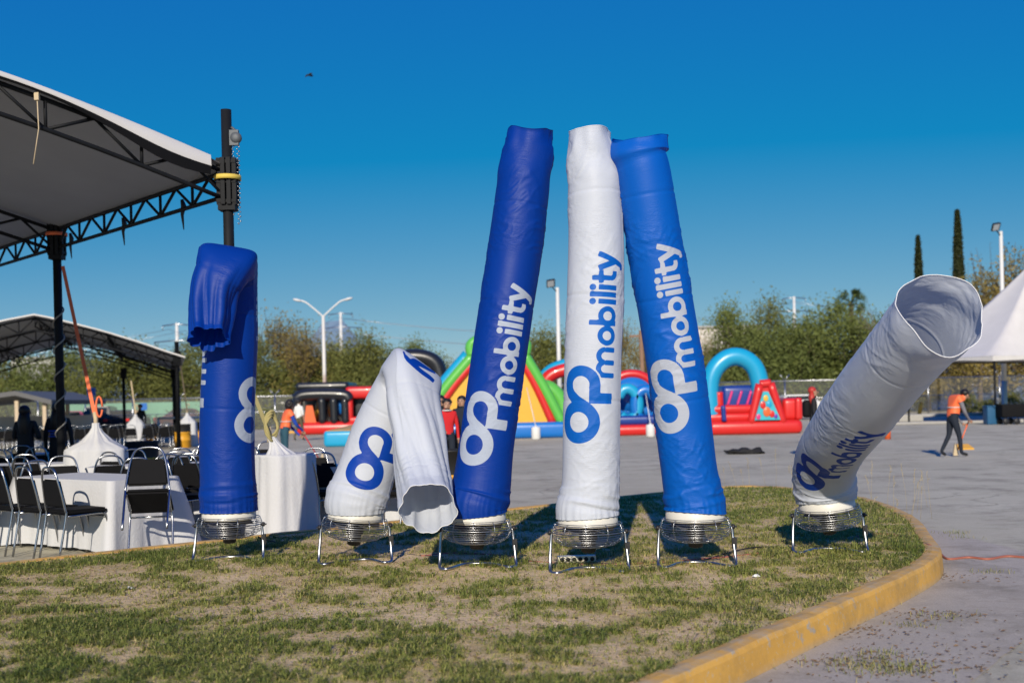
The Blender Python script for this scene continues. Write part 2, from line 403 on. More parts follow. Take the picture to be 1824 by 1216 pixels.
# ------------------------------------------------------------------ grass
def grass_mat():
    m, n, b = new_mat('grass_blades'); N = n.nodes; L = n.links
    at = N.new('ShaderNodeAttribute'); at.attribute_name = 'dry'
    r = N.new('ShaderNodeValToRGB'); e = r.color_ramp.elements
    e[0].position = 0; e[0].color = (.14, .20, .04, 1); e[1].position = 1; e[1].color = (.60, .48, .25, 1)
    x = r.color_ramp.elements.new(.45); x.color = (.32, .34, .085, 1); x = r.color_ramp.elements.new(.72); x.color = (.50, .43, .16, 1)
    L.new(at.outputs['Fac'], r.inputs[0]); L.new(r.outputs[0], b.inputs['Base Color']); b.inputs['Roughness'].default_value = .6; b.inputs['Specular IOR Level'].default_value = .25
    tr = N.new('ShaderNodeBsdfTranslucent'); L.new(r.outputs[0], tr.inputs['Color']); ms = N.new('ShaderNodeMixShader'); ms.inputs[0].default_value = .4
    L.new(b.outputs[0], ms.inputs[1]); L.new(tr.outputs[0], ms.inputs[2]); L.new(ms.outputs[0], N['Material Output'].inputs['Surface'])
    return m
M['grass'] = grass_mat()
R_ = np.random.RandomState(5)
def blades(name, bx, by, bz, h, wd, dry, lean, az=None):
    n = len(bx); az = R_.rand(n) * 2 * PI if az is None else az
    dx, dy = np.cos(az), np.sin(az); pxx, pyy = -dy, dx
    ln = lean
    def row(t, wf, out, zt):
        cx = bx + dx * out; cy = by + dy * out; cz = bz + zt
        return (np.stack([cx - pxx * wd * wf, cy - pyy * wd * wf, cz], 1), np.stack([cx + pxx * wd * wf, cy + pyy * wd * wf, cz], 1))
    a0, a1 = row(0, .5, 0 * h, 0 * h - .004); b0, b1 = row(.5, .42, ln * h * .35, h * .62)
    tip = np.stack([bx + dx * ln * h * 1.05, by + dy * ln * h * 1.05, bz + h * (1 - .35 * ln)], 1)
    V = np.stack([a0, a1, b1, b0, tip], 1).reshape(-1, 3)
    base = np.arange(n) * 5
    quads = np.stack([base, base + 1, base + 2, base + 3], 1); tris = np.stack([base + 3, base + 2, base + 4], 1)
    me = bpy.data.meshes.new(name); me.vertices.add(len(V)); me.vertices.foreach_set('co', V.ravel())
    li = np.concatenate([quads, tris], 1).ravel(); me.loops.add(len(li)); me.loops.foreach_set('vertex_index', li.astype(np.int32))
    st = (np.arange(n)[:, None] * 7 + np.array([[0, 4]])).ravel(); me.polygons.add(2 * n)
    me.polygons.foreach_set('loop_start', st.astype(np.int32)); me.polygons.foreach_set('loop_total', np.tile([4, 3], n).astype(np.int32))
    me.update(calc_edges=True); at = me.attributes.new('dry', 'FLOAT', 'POINT'); at.data.foreach_set('value', np.repeat(dry, 5).astype(np.float32))
    me.materials.append(M['grass']); o = bpy.data.objects.new(name, me); COL.objects.link(o); return o
# patchy turf: density follows two noises, thick at the left front and along the right kerb, thin and sandy in the middle
def turf_density(X, Y):
    p = fbm(X * .6 + 5, Y * .7 + 3, 4); q = fbm(X * 4.3 + 50, Y * 4.6 + 8, 3)
    bare = np.exp(-(((X + .6) / 2.3) ** 2 + ((Y - 7.2) / 2.3) ** 2))
    lush = np.exp(-(((X + 2.6) / 1.4) ** 2 + ((Y - 6.0) / 1.7) ** 2)) * .5 + np.exp(-((edge_dist(X, Y)) / .9) ** 2) * .35 + np.clip((X - 2.2) / 2, 0, 1) * .35
    r_ = vn(X * 9 + 3, Y * 11 + 4)
    d = (p - .46) * 1.5 + (q - .47) * 4.4 + (r_ - .5) * 1.6 + .70 + lush - bare * .38
    e = edge_dist(X, Y); d = np.where((e < .16) & (Y > 1.06 * X + 12.2), d * .25, d)   # trodden thin along the back kerb
    return np.clip(d, .15, 1)
at_ = soil_ob.data.attributes.new('turf', 'FLOAT', 'POINT'); at_.data.foreach_set('value', np.clip(turf_density(vx[:, 0], vx[:, 1]) * 1.1 - .1, 0, .9).astype(np.float32))
NB = 1150000
# more samples close to the camera, where single blades show
yy = 3.2 + 13.4 * R_.rand(NB) ** 1.45; xx = -.62 * yy - .6 + R_.rand(NB) * (1.22 * yy + 1.2)
xx = np.clip(xx, -11, 5)
clx = (R_.rand(NB) - .5); ok = inside(xx, yy, poly); xx, yy = xx[ok], yy[ok]
dn = turf_density(xx, yy); ok = R_.rand(len(xx)) < dn; xx, yy, dn = xx[ok], yy[ok], dn[ok]
if len(xx) > 520000:
    sel = R_.choice(len(xx), 520000, replace=False); xx, yy, dn = xx[sel], yy[sel], dn[sel]
# gather blades into tufts
tx = np.round(xx * 11 + .35 * np.sin(yy * 19)) / 11; ty = np.round(yy * 11 + .35 * np.sin(xx * 23)) / 11
kk = R_.rand(len(xx)) * .7; xx = xx * (1 - kk) + tx * kk; yy = yy * (1 - kk) + ty * kk
hh = (.012 + .036 * R_.rand(len(xx)) ** 1.6) * (.45 + .75 * dn) * (.7 + .9 * fbm(xx * 2 + 7, yy * 2, 2))
dry = np.clip(.30 + .75 * (fbm(xx * .9 + 70, yy * .9 + 20, 3) - .42) + .30 * (R_.rand(len(xx)) - .5) + (1 - dn) * .32, 0, 1)
dry = np.where(R_.rand(len(xx)) < .12, np.clip(dry + .45, 0, 1), dry)
o = blades('grass', xx, yy, soil_z(xx, yy), hh, .0028 + .0022 * R_.rand(len(xx)) + .0002 * yy, dry, .5 + 1.2 * R_.rand(len(xx)))
tag(o, 'short patchy green and straw coloured grass on the kerbed island', 'grass', kind='stuff')
# longer tufts along the front kerb, hanging over its top, and weeds in the gutter
bx, by, bz, bh, bd, bl, ba = [], [], [], [], [], [], []
ins = offs(outl, KW + .03)
for i in range(14, 7 * 7):
    p = ins[i]; q = outl[i]; d = (q - p).normalized()
    for j in range(RNG.choice([1, 3, 6, 14, 26]) if mnoise.noise(Vector((i * .35, 1, 5))) > -.25 else 2):
        t = RNG.random(); b_ = p.lerp(ins[i + 1], t) - d * RNG.random() * .25
        bx.append(b_.x); by.append(b_.y); bz.append(.162); bh.append(.05 + .13 * RNG.random() ** 2); bd.append(.05 + .5 * RNG.random() ** 2); bl.append(.7 + .8 * RNG.random()); ba.append(math.atan2(d.y, d.x) + RNG.gauss(0, .9))
arr = lambda l: np.array(l, float)
o = blades('long_grass', arr(bx), arr(by), arr(bz), arr(bh), arr([.005] * len(bx)), arr(bd), arr(bl), arr(ba))
tag(o, 'longer grass blades spilling over the painted kerb', 'grass', kind='stuff')
bx, by, bz, bh, bd, bl = [], [], [], [], [], []
for cx, cy, n_, s in ((1545, 1188, 260, .16), (1610, 1195, 120, .10), (1525, 1068, 50, .07), (1555, 1078, 50, .07), (1765, 1020, 50, .08), (1700, 950, 60, .10), (1710, 958, 40, .10), (1630, 1115, 40, .07), (1560, 1165, 60, .08), (1680, 1100, 60, .10)):
    c = G(cx, cy)
    for j in range(n_): bx.append(c.x + RNG.gauss(0, s)); by.append(c.y + RNG.gauss(0, s * .7)); bz.append(.004); bh.append(.015 + .035 * RNG.random()); bd.append(.25 + .6 * RNG.random()); bl.append(.6 + RNG.random())
o = blades('gutter_weeds', arr(bx), arr(by), arr(bz), arr(bh), arr([.004] * len(bx)), arr(bd), arr(bl))
tag(o, 'small weeds growing from cracks in the concrete gutter', 'weeds', kind='stuff')
# dry leaf bits and crumbs: thin over the island, gathered in the gutter
lx_, ly_, lz_ = [], [], []
for x, y, n_, s_ in ((1600, 1185, 260, .22), (1665, 1098, 130, .14), (1545, 1125, 90, .12), (1700, 1030, 80, .16), (1740, 1150, 90, .25), (1500, 1180, 120, .2)):
    c = G(x, y); lx_ += [c.x + RNG.gauss(0, s_ * 1.4) for _ in range(n_)]; ly_ += [c.y + RNG.gauss(0, s_) for _ in range(n_)]; lz_ += [.010] * n_
cx_ = R_.rand(5200) * 8 - 4.2; cy_ = 4 + R_.rand(5200) * 9; k_ = inside(cx_, cy_, poly); cx_, cy_ = cx_[k_], cy_[k_]
lx_ = np.concatenate([lx_, cx_]); ly_ = np.concatenate([ly_, cy_]); lz_ = np.concatenate([lz_, soil_z(cx_, cy_) + .006])
n_ = len(lx_); a_ = R_.rand(n_) * 2 * PI; l_ = .006 + .014 * R_.rand(n_); w_ = l_ * (.25 + .4 * R_.rand(n_)); ti = (R_.rand(n_, 4) - .3) * .010
dx_, dy_ = np.cos(a_), np.sin(a_)
V4 = np.stack([np.stack([lx_ + dx_ * l_ * p_ - dy_ * w_ * q_, ly_ + dy_ * l_ * p_ + dx_ * w_ * q_, lz_ + np.maximum(ti[:, e_], -.003)], 1) for e_, (p_, q_) in enumerate(((-1, 0), (0, -1), (1, 0), (0, 1)))], 1).reshape(-1, 3)
mb = MB(); mb.v = [tuple(p) for p in V4]; mb.f = [[4 * i, 4 * i + 1, 4 * i + 2, 4 * i + 3] for i in range(n_)]; mb.m = [0] * n_; mb.sm = [False] * n_
o = mb.build('leaf_litter', mat('dry_leaf_bits', (.20, .13, .07), .9, var=.6, scale=30), fix=False); tag(o, 'dry brown leaf bits and crumbs strewn over grass and gutter', 'litter', kind='stuff')
# tall dry seed stalks at the back and right of the island
mb = MB()
for k in range(26):
    x = RNG.choice([RNG.uniform(1290, 1420), RNG.uniform(1540, 1640), RNG.uniform(1180, 1300), RNG.uniform(1550, 1660)])
    y = RNG.uniform(870, 900) if x < 1450 else RNG.uniform(900, 950)
    if k > 40: x, y = RNG.uniform(1180, 1250), RNG.uniform(1010, 1080)
    b_ = G(x, y, .15); h = RNG.uniform(.25, .6)
    e = b_ + Vector((RNG.gauss(0, .07), RNG.gauss(0, .05), h))
    mb.tube([b_, b_.lerp(e, .5) + Vector((RNG.gauss(0, .015), 0, 0)), e], [.0016, .0013, .0008], 4)
    for q in range(5):
        t = .78 + .05 * q; c = b_.lerp(e, t); mb.tube([c, c + Vector((RNG.gauss(0, .012), RNG.gauss(0, .01), .022))], [.0035, .001], 4)
o = mb.build('seed_stalks', mat('dry_straw', (.42, .34, .18), .8), fix=False)
tag(o, 'tall dry seed stalks standing in the island grass', 'grass', kind='stuff')
# ================================================================== air dancer tubes
U_ = .000836     # metres per layout unit of the printed logo
def sd_box(p, q, p0, p1, q0, q1):
    dx = np.abs(p - (p0 + p1) / 2) - (p1 - p0) / 2; dy = np.abs(q - (q0 + q1) / 2) - (q1 - q0) / 2
    return np.minimum(np.maximum(dx, dy), 0) + np.hypot(np.maximum(dx, 0), np.maximum(dy, 0))
def sd_ring(p, q, cx, cy, R, r): return np.abs(np.hypot(p - cx, q - cy) - (R + r) / 2) - (R - r) / 2
def sd_seg(p, q, a, b, hw):
    ax, ay = a; bx, by = b; L = math.hypot(bx - ax, by - ay); tx, ty = (bx - ax) / L, (by - ay) / L
    s = (p - ax) * tx + (q - ay) * ty; n = -(p - ax) * ty + (q - ay) * tx
    return sd_box(s, n, 0, L, -hw, hw)
def sd_poly(p, q, pts, hw):
    d = None
    for (ax, ay), (bx, by) in zip(pts, pts[1:]):
        vx, vy = bx - ax, by - ay; t = np.clip(((p - ax) * vx + (q - ay) * vy) / (vx * vx + vy * vy), 0, 1)
        e = np.hypot(p - ax - t * vx, q - ay - t * vy) - hw; d = e if d is None else np.minimum(d, e)
    return d
def sd_mark(u, y):
    # linked o and p mark; u across the tube, y down the tube
    d = sd_ring(u, y, -121, 989, 187, 89)
    d = np.minimum(d, np.maximum(sd_ring(u, y, -107, 668, 170, 78), y - 690))
    d = np.minimum(d, sd_poly(u, y, [(-231, 660), (-226, 705), (-200, 752), (-150, 797), (-85, 838), (-25, 884), (10, 935), (20, 990)], 46))
    d = np.minimum(d, sd_box(u, y, -31, 63, 660, 826)); d = np.minimum(d, sd_box(u, y, -31, 175, 733, 826))
    return d
def sd_word(p, q):
    S = 45; ds = []
    def arch(c): return np.maximum(sd_ring(p - x0, q, c, 98, 79, 79 - S), 98 - q)
    x0 = 0
    ds += [sd_box(p, q, 0, S, 0, 175), sd_box(p, q, 112, 157, 0, 99), sd_box(p, q, 225, 270, 0, 99), arch(78.5), arch(191.2)]
    x0 = 288; ds += [sd_ring(p, q, x0 + 82, 87, 86, 41)]
    x0 = 460; ds += [sd_box(p, q, x0, x0 + S, 0, 250), sd_ring(p, q, x0 + 84, 87, 86, 41)]
    def dot(x): return np.hypot(p - x, q - 224) - 29
    x0 = 648; ds += [sd_box(p, q, x0, x0 + S, 0, 175), dot(x0 + 22)]
    x0 = 711; ds += [sd_box(p, q, x0, x0 + S, 0, 250)]
    x0 = 774; ds += [sd_box(p, q, x0, x0 + S, 0, 175), dot(x0 + 22)]
    x0 = 832; ds += [sd_box(p, q, x0 + 26, x0 + 71, 66, 232), sd_box(p, q, x0, x0 + 112, 133, 175), np.maximum(np.maximum(sd_ring(p, q, x0 + 93, 67, 67, 22), q - 67), p - x0 - 93), sd_box(p, q, x0 + 92, x0 + 114, 0, 45)]
    x0 = 948; ds += [sd_seg(p, q, (x0 + 18, 178), (x0 + 86, 8), 25), sd_seg(p, q, (x0 + 148, 178), (x0 + 52, -62), 25), sd_box(p, q, x0 + 12, x0 + 66, -84, -42)]
    d = ds[0]
    for e in ds[1:]: d = np.minimum(d, e)
    return d
def sd_logo(b, a):
    # b: metres across (to the right), a: metres up from the bottom of the mark
    u = b / U_; y = 1176 - a / U_
    mk = sd_mark(u, y); wd = sd_word(600 - y, 195 - u)
    wd = np.maximum(wd, -(mk - 16))          # a gap is left where the word meets the mark
    return np.minimum(mk, wd) * U_
def fabric(name, base, ink, rough=.5, transl=.26, sheen=.3):
    m, n, b = new_mat(name); N = n.nodes; L = n.links
    at = N.new('ShaderNodeAttribute'); at.attribute_name = 'print'
    r = N.new('ShaderNodeMapRange'); r.inputs[1].default_value = .0012; r.inputs[2].default_value = -.0012; L.new(at.outputs['Fac'], r.inputs[0])
    c = N.new('ShaderNodeMix'); c.data_type = 'RGBA'; c.inputs[6].default_value = (*base, 1); c.inputs[7].default_value = (*ink, 1); L.new(r.outputs[0], c.inputs[0])
    L.new(c.outputs[2], b.inputs['Base Color']); b.inputs['Roughness'].default_value = rough; b.inputs['Specular IOR Level'].default_value = .26
    
    at2 = N.new('ShaderNodeAttribute'); at2.attribute_name = 'ab'
    mp = N.new('ShaderNodeMapping'); mp.inputs['Scale'].default_value = (5, 46, 5); mp.inputs['Rotation'].default_value = (0, 0, .35); L.new(at2.outputs['Vector'], mp.inputs[0])
    t = N.new('ShaderNodeTexNoise'); t.inputs['Scale'].default_value = 1; t.inputs['Detail'].default_value = 7; t.inputs['Roughness'].default_value = .55; t.inputs['Distortion'].default_value = 1.2; L.new(mp.outputs[0], t.inputs['Vector'])
    t2 = N.new('ShaderNodeTexNoise'); t2.inputs['Scale'].default_value = 3.0; t2.inputs['Detail'].default_value = 2; L.new(at2.outputs['Vector'], t2.inputs['Vector'])
    rd = N.new('ShaderNodeMath'); rd.operation = 'PINGPONG'; rd.inputs[1].default_value = .5; L.new(t.outputs['Fac'], rd.inputs[0]); pw = N.new('ShaderNodeMath'); pw.operation = 'POWER'; pw.inputs[1].default_value = 2.6; r2 = N.new('ShaderNodeMath'); r2.operation = 'MULTIPLY'; r2.inputs[1].default_value = 2.0; L.new(rd.outputs[0], r2.inputs[0]); L.new(r2.outputs[0], pw.inputs[0])
    ml = N.new('ShaderNodeMath'); ml.operation = 'MULTIPLY'; L.new(pw.outputs[0], ml.inputs[0]); mr_ = N.new('ShaderNodeMapRange'); mr_.inputs[1].default_value = .46; mr_.inputs[2].default_value = .66; mr_.inputs[3].default_value = .2; L.new(t2.outputs['Fac'], mr_.inputs[0]); L.new(mr_.outputs[0], ml.inputs[1])
    bp = N.new('ShaderNodeBump'); bp.inputs['Strength'].default_value = .30; bp.inputs['Distance'].default_value = .009; L.new(ml.outputs[0], bp.inputs['Height']); L.new(bp.outputs[0], b.inputs['Normal'])
    tr = N.new('ShaderNodeBsdfTranslucent'); L.new(c.outputs[2], tr.inputs['Color']); L.new(bp.outputs[0], tr.inputs['Normal'])
    ms = N.new('ShaderNodeMixShader'); ms.inputs[0].default_value = transl
    L.new(b.outputs[0], ms.inputs[1]); L.new(tr.outputs[0], ms.inputs[2]); L.new(ms.outputs[0], N['Material Output'].inputs['Surface'])
    return m
BLUE = (.0, .040, .31); BLUE2 = (.0, .112, .52); WHITE = (.52, .555, .625)
M['fab_blue'] = fabric('royal_blue_nylon', BLUE, (.44, .50, .61))
M['fab_azure'] = fabric('azure_blue_nylon', BLUE2, (.49, .53, .61))
M['fab_white'] = fabric('white_nylon_blue_print', WHITE, (.0, .105, .46), .52, .14)
M['fab_white2'] = fabric('white_nylon_royal_print', WHITE, (.0, .045, .34), .52, .17)

def fabric_tube(name, keys, mtl, prints, square=0, base_gather=True, wr=1.0, seed=0, top=None, hang=None, parent=None, NT=132, step=.0105):
    """keys: (centre, radius along N, radius along B); prints: (angle, start height)"""
    ctr = spline([k[0] for k in keys], 24)
    rn = [p.x for p in spline([(k[1], k[2], 0) for k in keys], 24)]; rb = [p.y for p in spline([(k[1], k[2], 0) for k in keys], 24)]
    C = np.array([tuple(p) for p in ctr]); s = np.concatenate([[0], np.cumsum(np.linalg.norm(np.diff(C, axis=0), axis=1))]); Ltot = s[-1]
    na = int(Ltot / step); sa = np.linspace(0, Ltot, na)
    cx = np.stack([np.interp(sa, s, C[:, i]) for i in range(3)], 1); RN = np.interp(sa, s, rn); RB = np.interp(sa, s, rb)
    # smooth the centre line a little, then carry a frame along it
    for _ in range(3): cx[1:-1] = (cx[:-2] + 2 * cx[1:-1] + cx[2:]) / 4
    T = np.gradient(cx, axis=0); T /= np.linalg.norm(T, axis=1)[:, None]
    Nn = np.zeros_like(T); N0 = np.array([0, -1.0, 0]); N0 -= T[0] * N0.dot(T[0]); N0 /= np.linalg.norm(N0)
    for i in range(na):
        N0 = N0 - T[i] * N0.dot(T[i]); N0 /= np.linalg.norm(N0); Nn[i] = N0
    Bn = np.cross(T, Nn)
    th = np.linspace(0, 2 * PI, NT, endpoint=False); A, TH = np.meshgrid(sa, th, indexing='ij')
    # wrinkles: lumps, sideways creases in patches, gathers near the collar
    tn = TH / (2 * PI)
    lump = vn(tn * 6, A * 2.3 + seed * 7.3, 6) - .5
    cre = 1 - np.abs(2 * vn(tn * 8 , A * 15 + seed * 3.1 + 1.6 * np.sin(TH * 2 + seed) , 8) - 1)
    cre2 = 1 - np.abs(2 * vn(tn * 16 , A * 31 + seed * 5.7 + 2.2 * np.sin(TH * 3 + A * 4), 16) - 1)
    msk = np.clip((vn(tn * 4, A * 3.1 + seed * 1.7, 4) - .42) * 4, 0, 1)
    D = .010 * lump + wr * msk * (.006 * cre ** 4 + .005 * cre2 ** 4)
    if base_gather:
        g0 = np.exp(-A / .09); D = D * (1 - .5 * g0) + g0 * (.004 + .004 * np.sin(TH * 34 + 3 * np.sin(TH * 5)) + .003 * cre)
        g1 = np.exp(-((A - .14) / .09) ** 2); D += g1 * (.016 * (1 - np.abs(2 * vn(tn * 5, A * 26 + seed, 5) - 1)) ** 2)
    if top:
        t0 = Ltot - top; g2 = np.clip((A - t0) / top, 0, 1); D += g2 * (.060 * (vn(tn * 5, A * 6 + seed * 9, 5) - .5) + .030 * (vn(tn * 14, A * 9 + seed, 14) - .5))
    if hang:
        h0, amp = hang; g3 = np.clip((A - h0) / .35, 0, 1)
        fold = np.abs(np.sin(TH * 2.5 + 1.1 * np.sin(A * 2.2 + seed) + seed)) + .5 * np.abs(np.sin(TH * 5.5 + A * 3 + seed * 2))
        D += g3 * amp * (fold - .95) + g3 * amp * .7 * (vn(tn * 7, A * 5 + seed * 2, 7) - .5)
    seam = np.minimum(np.abs(TH - 1.25), np.abs(TH - 4.4)) * .22
    D += .004 * np.exp(-(seam / .011) ** 2) * (.6 + .8 * vn(tn * 0, A * 30 + seed)) - .004 * np.exp(-(((A + .3) % .78 - .39) / .010) ** 2)
    CT, ST = np.cos(TH), np.sin(TH)
    if square:          # the doubled-over place is a flat, boxy crease, not a round elbow
        ac = sa[int(na * .3) + int(np.argmin(np.abs(T[int(na * .3):, 2])))]; ex = 1 - square * np.exp(-((A - ac) / .22) ** 2)
        CT = np.sign(CT) * np.abs(CT) ** ex; ST = np.sign(ST) * np.abs(ST) ** ex
    PX = cx[:, None, :] + Nn[:, None, :] * (CT * (RN[:, None] + D))[..., None] + Bn[:, None, :] * (ST * (RB[:, None] + D))[..., None]
    if top: PX = PX + T[:, None, :] * (np.clip((A - Ltot + .25) / .25, 0, 1) ** 2 * .10 * (vn(tn * 6, A * 0 + seed * 3.7, 6) - .5))[..., None]
    pr = np.full(A.shape, 1.0); rr = float(np.mean(RB))
    for ang, a0 in prints:
        b = ((TH - ang + PI) % (2 * PI) - PI) * rr; pr = np.minimum(pr, sd_logo(b, A - a0))
    V = PX.reshape(-1, 3); me = bpy.data.meshes.new(name)
    i = np.arange(na - 1)[:, None] * NT; k = np.arange(NT)[None, :]; k1 = (k + 1) % NT
    F = np.stack([i + k, i + k1, i + NT + k1, i + NT + k], -1).reshape(-1, 4)
    me.vertices.add(len(V)); me.vertices.foreach_set('co', V.ravel()); me.loops.add(F.size); me.loops.foreach_set('vertex_index', F.ravel().astype(np.int32))
    me.polygons.add(len(F)); me.polygons.foreach_set('loop_start', (np.arange(len(F)) * 4).astype(np.int32)); me.polygons.foreach_set('loop_total', np.full(len(F), 4, np.int32))
    me.polygons.foreach_set('use_smooth', np.ones(len(F), bool)); me.update(calc_edges=True)
    at = me.attributes.new('print', 'FLOAT', 'POINT'); at.data.foreach_set('value', pr.ravel().astype(np.float32))
    ab = np.stack([np.sin(TH) * rr * 1.6 , A, np.cos(TH) * rr * 1.6], -1).reshape(-1, 3); at = me.attributes.new('ab', 'FLOAT_VECTOR', 'POINT'); at.data.foreach_set('vector', ab.ravel().astype(np.float32))
    me.materials.append(mtl); o = bpy.data.objects.new(name, me); COL.objects.link(o)
    if parent is not None: o.parent = parent
    # hem rope round the open mouth
    rim = [Vector(p) for p in PX[-1]]
    mb = MB(); mb.tube(rim[::2], .0026, 5, closed=True); h = mb.build('hem', M['hem'] if 'white' in mtl.name else mtl, o, fix=False)
    if 'print' not in h.data.attributes:
        a_ = h.data.attributes.new('print', 'FLOAT', 'POINT'); a_.data.foreach_set('value', [1.0] * len(h.data.vertices))
    return o
M['hem'] = mat('white_hem', (.80, .80, .80), .7)

# ---- the blower: shared meshes, local origin on the grass under its middle
ZC = .30    # height of the cage middle
def ringpts(r, z, n=44): return [(r * math.cos(2 * PI * k / n), r * math.sin(2 * PI * k / n), z) for k in range(n)]
def cage_mesh():
    mb = MB()
    for r, z, t in ((.285, .0, .0045), (.282, .035, .002), (.282, -.035, .002), (.272, .058, .003), (.268, -.062, .003), (.245, .068, .002), (.24, -.082, .002), (.215, -.094, .002), (.19, -.102, .002), (.165, -.108, .002), (.14, -.112, .002), (.115, -.115, .002), (.09, -.117, .0025), (.286, .018, .002), (.286, -.018, .002), (.276, -.05, .002)):
        mb.tube(ringpts(r, z), t, 4, closed=True)
    for k in range(10):
        a = 2 * PI * (k + .3) / 10; ca, sa = math.cos(a), math.sin(a)
        mb.tube([(r * ca, r * sa, z) for r, z in ((.235, .07), (.272, .06), (.288, .02), (.288, -.02), (.27, -.064), (.22, -.095), (.14, -.115), (.05, -.12))], .0026, 4)
    return mb.mesh('cage', M['wire'], False)
CAGE = cage_mesh()
mb = MB(); mb.lathe([(.212, .045), (.224, .045), (.226, .06), (.222, .165), (.205, .165), (.203, .05), (.212, .045)], seg=48, cap=False); COLLAR = mb.mesh('collar', M['cream'])
mb = MB(); mb.lathe([(.02, .03), (.065, .03), (.07, .02), (.07, -.06), (.055, -.075), (.055, -.15), (.04, -.16), (.01, -.16)], seg=20); MOTOR = mb.mesh('motor', M['black_plastic'])
mb = MB()
for k in range(5):
    a = 2 * PI * k / 5; r0 = Matrix.Rotation(a, 3, 'Z')
    vs = [r0 @ Vector(p) for p in ((.05, -.03, .03), (.05, .03, .0), (.19, .07, -.005), (.2, -.06, .045))]
    vs += [p + Vector((0, 0, -.004)) for p in vs]; mb.add(vs, [(0, 1, 2, 3), (7, 6, 5, 4), (0, 4, 5, 1), (1, 5, 6, 2), (2, 6, 7, 3), (3, 7, 4, 0)])
BLADE = mb.mesh('fan_blade', mat('grey_fan_blade', (.12, .12, .13), .4))
def stand_mesh(kink):
    base = [(-.31, -.10, .012), (-.24, -.13, .012), (-.10, .07 * kink, .012), (.10, .07, .012), (.24, -.13, .012), (.31, -.10, .012)]
    p = [(-.295, 0, ZC), (-.305, -.01, .2), (-.315, -.05, .06)] + base + [(.315, -.05, .06), (.305, -.01, .2), (.295, 0, ZC)]
    mb = MB(); mb.tube(spline(p, 5), .0125, 8); return mb.mesh('stand_frame', M['steel'], False)
STANDS = [stand_mesh(k) for k in (1.0, .2, 1.3)]
mb = MB(); mb.lathe([(.010, -.012), (.018, -.012), (.02, .0), (.018, .012), (.010, .015)], seg=14, rot=Matrix.Rotation(PI / 2, 3, 'Y')); mb.box((.02, 0, .0), (.012, .035, .010)); KNOB = mb.mesh('clamp_knob', M['black_plastic'])
mb = MB(); mb.box((0, 0, 0), (.035, .04, .085)); mb.box((.0, -.024, .015), (.015, .010, .02)); SWITCH = mb.mesh('switch_box', M['black_plastic'])

def blower(name, x, y, label, rz=0, tilt=(0, 0), kink=0):
    loc = G(x, y, .165); loc.z = float(soil_z(np.array([loc.x]), np.array([loc.y]))[0])
    t = thing(name, label, 'air dancer', loc, rz, 'tube dancers standing on blowers on the grass')
    obj('stand_frame', STANDS[kink], t).scale = (.93, 1, 1)
    hd = (tilt[0], tilt[1], 0)
    c = obj('cage', CAGE, t, (0, 0, ZC), hd); c.scale = (.94, .94, 1); obj('collar', COLLAR, t, (0, 0, ZC), hd)
    m_ = obj('motor', MOTOR, t, (0, 0, ZC), hd); obj('fan_blade', BLADE, m_)
    obj('clamp_knob', KNOB, t, (.287, 0, ZC - .005)); k2 = obj('clamp_knob', KNOB, t, (-.287, 0, ZC - .005)); k2.rotation_euler = (0, 0, PI)
    obj('switch_box', SWITCH, t, (.292, -.01, .17))
    return t
def collar_top(t, tilt):
    R3 = Matrix.Rotation(t.rotation_euler[2], 3, 'Z') @ (Matrix.Rotation(tilt[1], 3, 'Y') @ Matrix.Rotation(tilt[0], 3, 'X'))
    return R3 @ Vector((0, 0, .10)) + Vector((0, 0, ZC)), R3 @ Vector((0, 0, 1))
def local(t, w): return Matrix.Rotation(-t.rotation_euler[2], 3, 'Z') @ (Vector(w) - t.location)
def px_keys(t, rows):
    # rows: (x, y, depth, rn, rb) centre points of the tube read off the photograph
    return [(local(t, P(x, y, d)), a, b) for x, y, d, a, b in rows]
R0 = .214
# 1: royal blue, doubled over at the top
t = blower('tube_dancer', 410, 995, 'royal blue tube dancer doubled over at the top, beside the white table cloths', 0, (0, 0), 0)
d = t.location.y; c0, ax = collar_top(t, (0, 0))
ks = [(c0 + ax * .012, .233, .233), (c0 + ax * .12, .230, .230), (c0 + ax * .7, .228, .228)]
ks += px_keys(t, [(410, 620, d, .228, .228), (409, 520, d + .01, .226, .228), (408, 492, d - .02, .20, .230), (405, 470, d - .10, .15, .238), (403, 470, d - .24, .14, .240), (393, 488, d - .33, .15, .216), (383, 510, d - .36, .155, .198), (376, 550, d - .39, .15, .172), (372, 588, d - .45, .14, .15), (371, 604, d - .50, .15, .156)])
fabric_tube('tube', ks, M['fab_blue'], [(math.radians(96), .58), (math.radians(-84), .58)], square=.62, seed=1, wr=.35, hang=(2.35, .050), parent=t)
# 2: white, leaning right and folded over so its mouth hangs to the ground
t = blower('tube_dancer', 634, 1000, 'white tube dancer folded over into an upside down V with its mouth hanging down', math.radians(4), (0, math.radians(5)), 1)
d = t.location.y; c0, ax = collar_top(t, (0, math.radians(5)))
ks = [(c0 + ax * .012, .232, .232), (c0 + ax * .10, .240, .245)]
ks += px_keys(t, [(650, 850, d + .04, .232, .235), (676, 770, d + .08, .225, .225), (702, 712, d + .06, .215, .215), (720, 684, d + .0, .18, .222), (730, 670, d - .14, .13, .232), (735, 674, d - .30, .14, .230), (737, 716, d - .43, .17, .230), (743, 770, d - .54, .185, .218), (751, 835, d - .68, .19, .212), (758, 880, d - .88, .19, .21), (762, 905, d - 1.06, .195, .212)])
fabric_tube('tube', ks, M['fab_white2'], [(math.radians(25), .17), (math.radians(163), .17)], square=.66, seed=2, wr=.6, hang=(1.55, .028), parent=t)
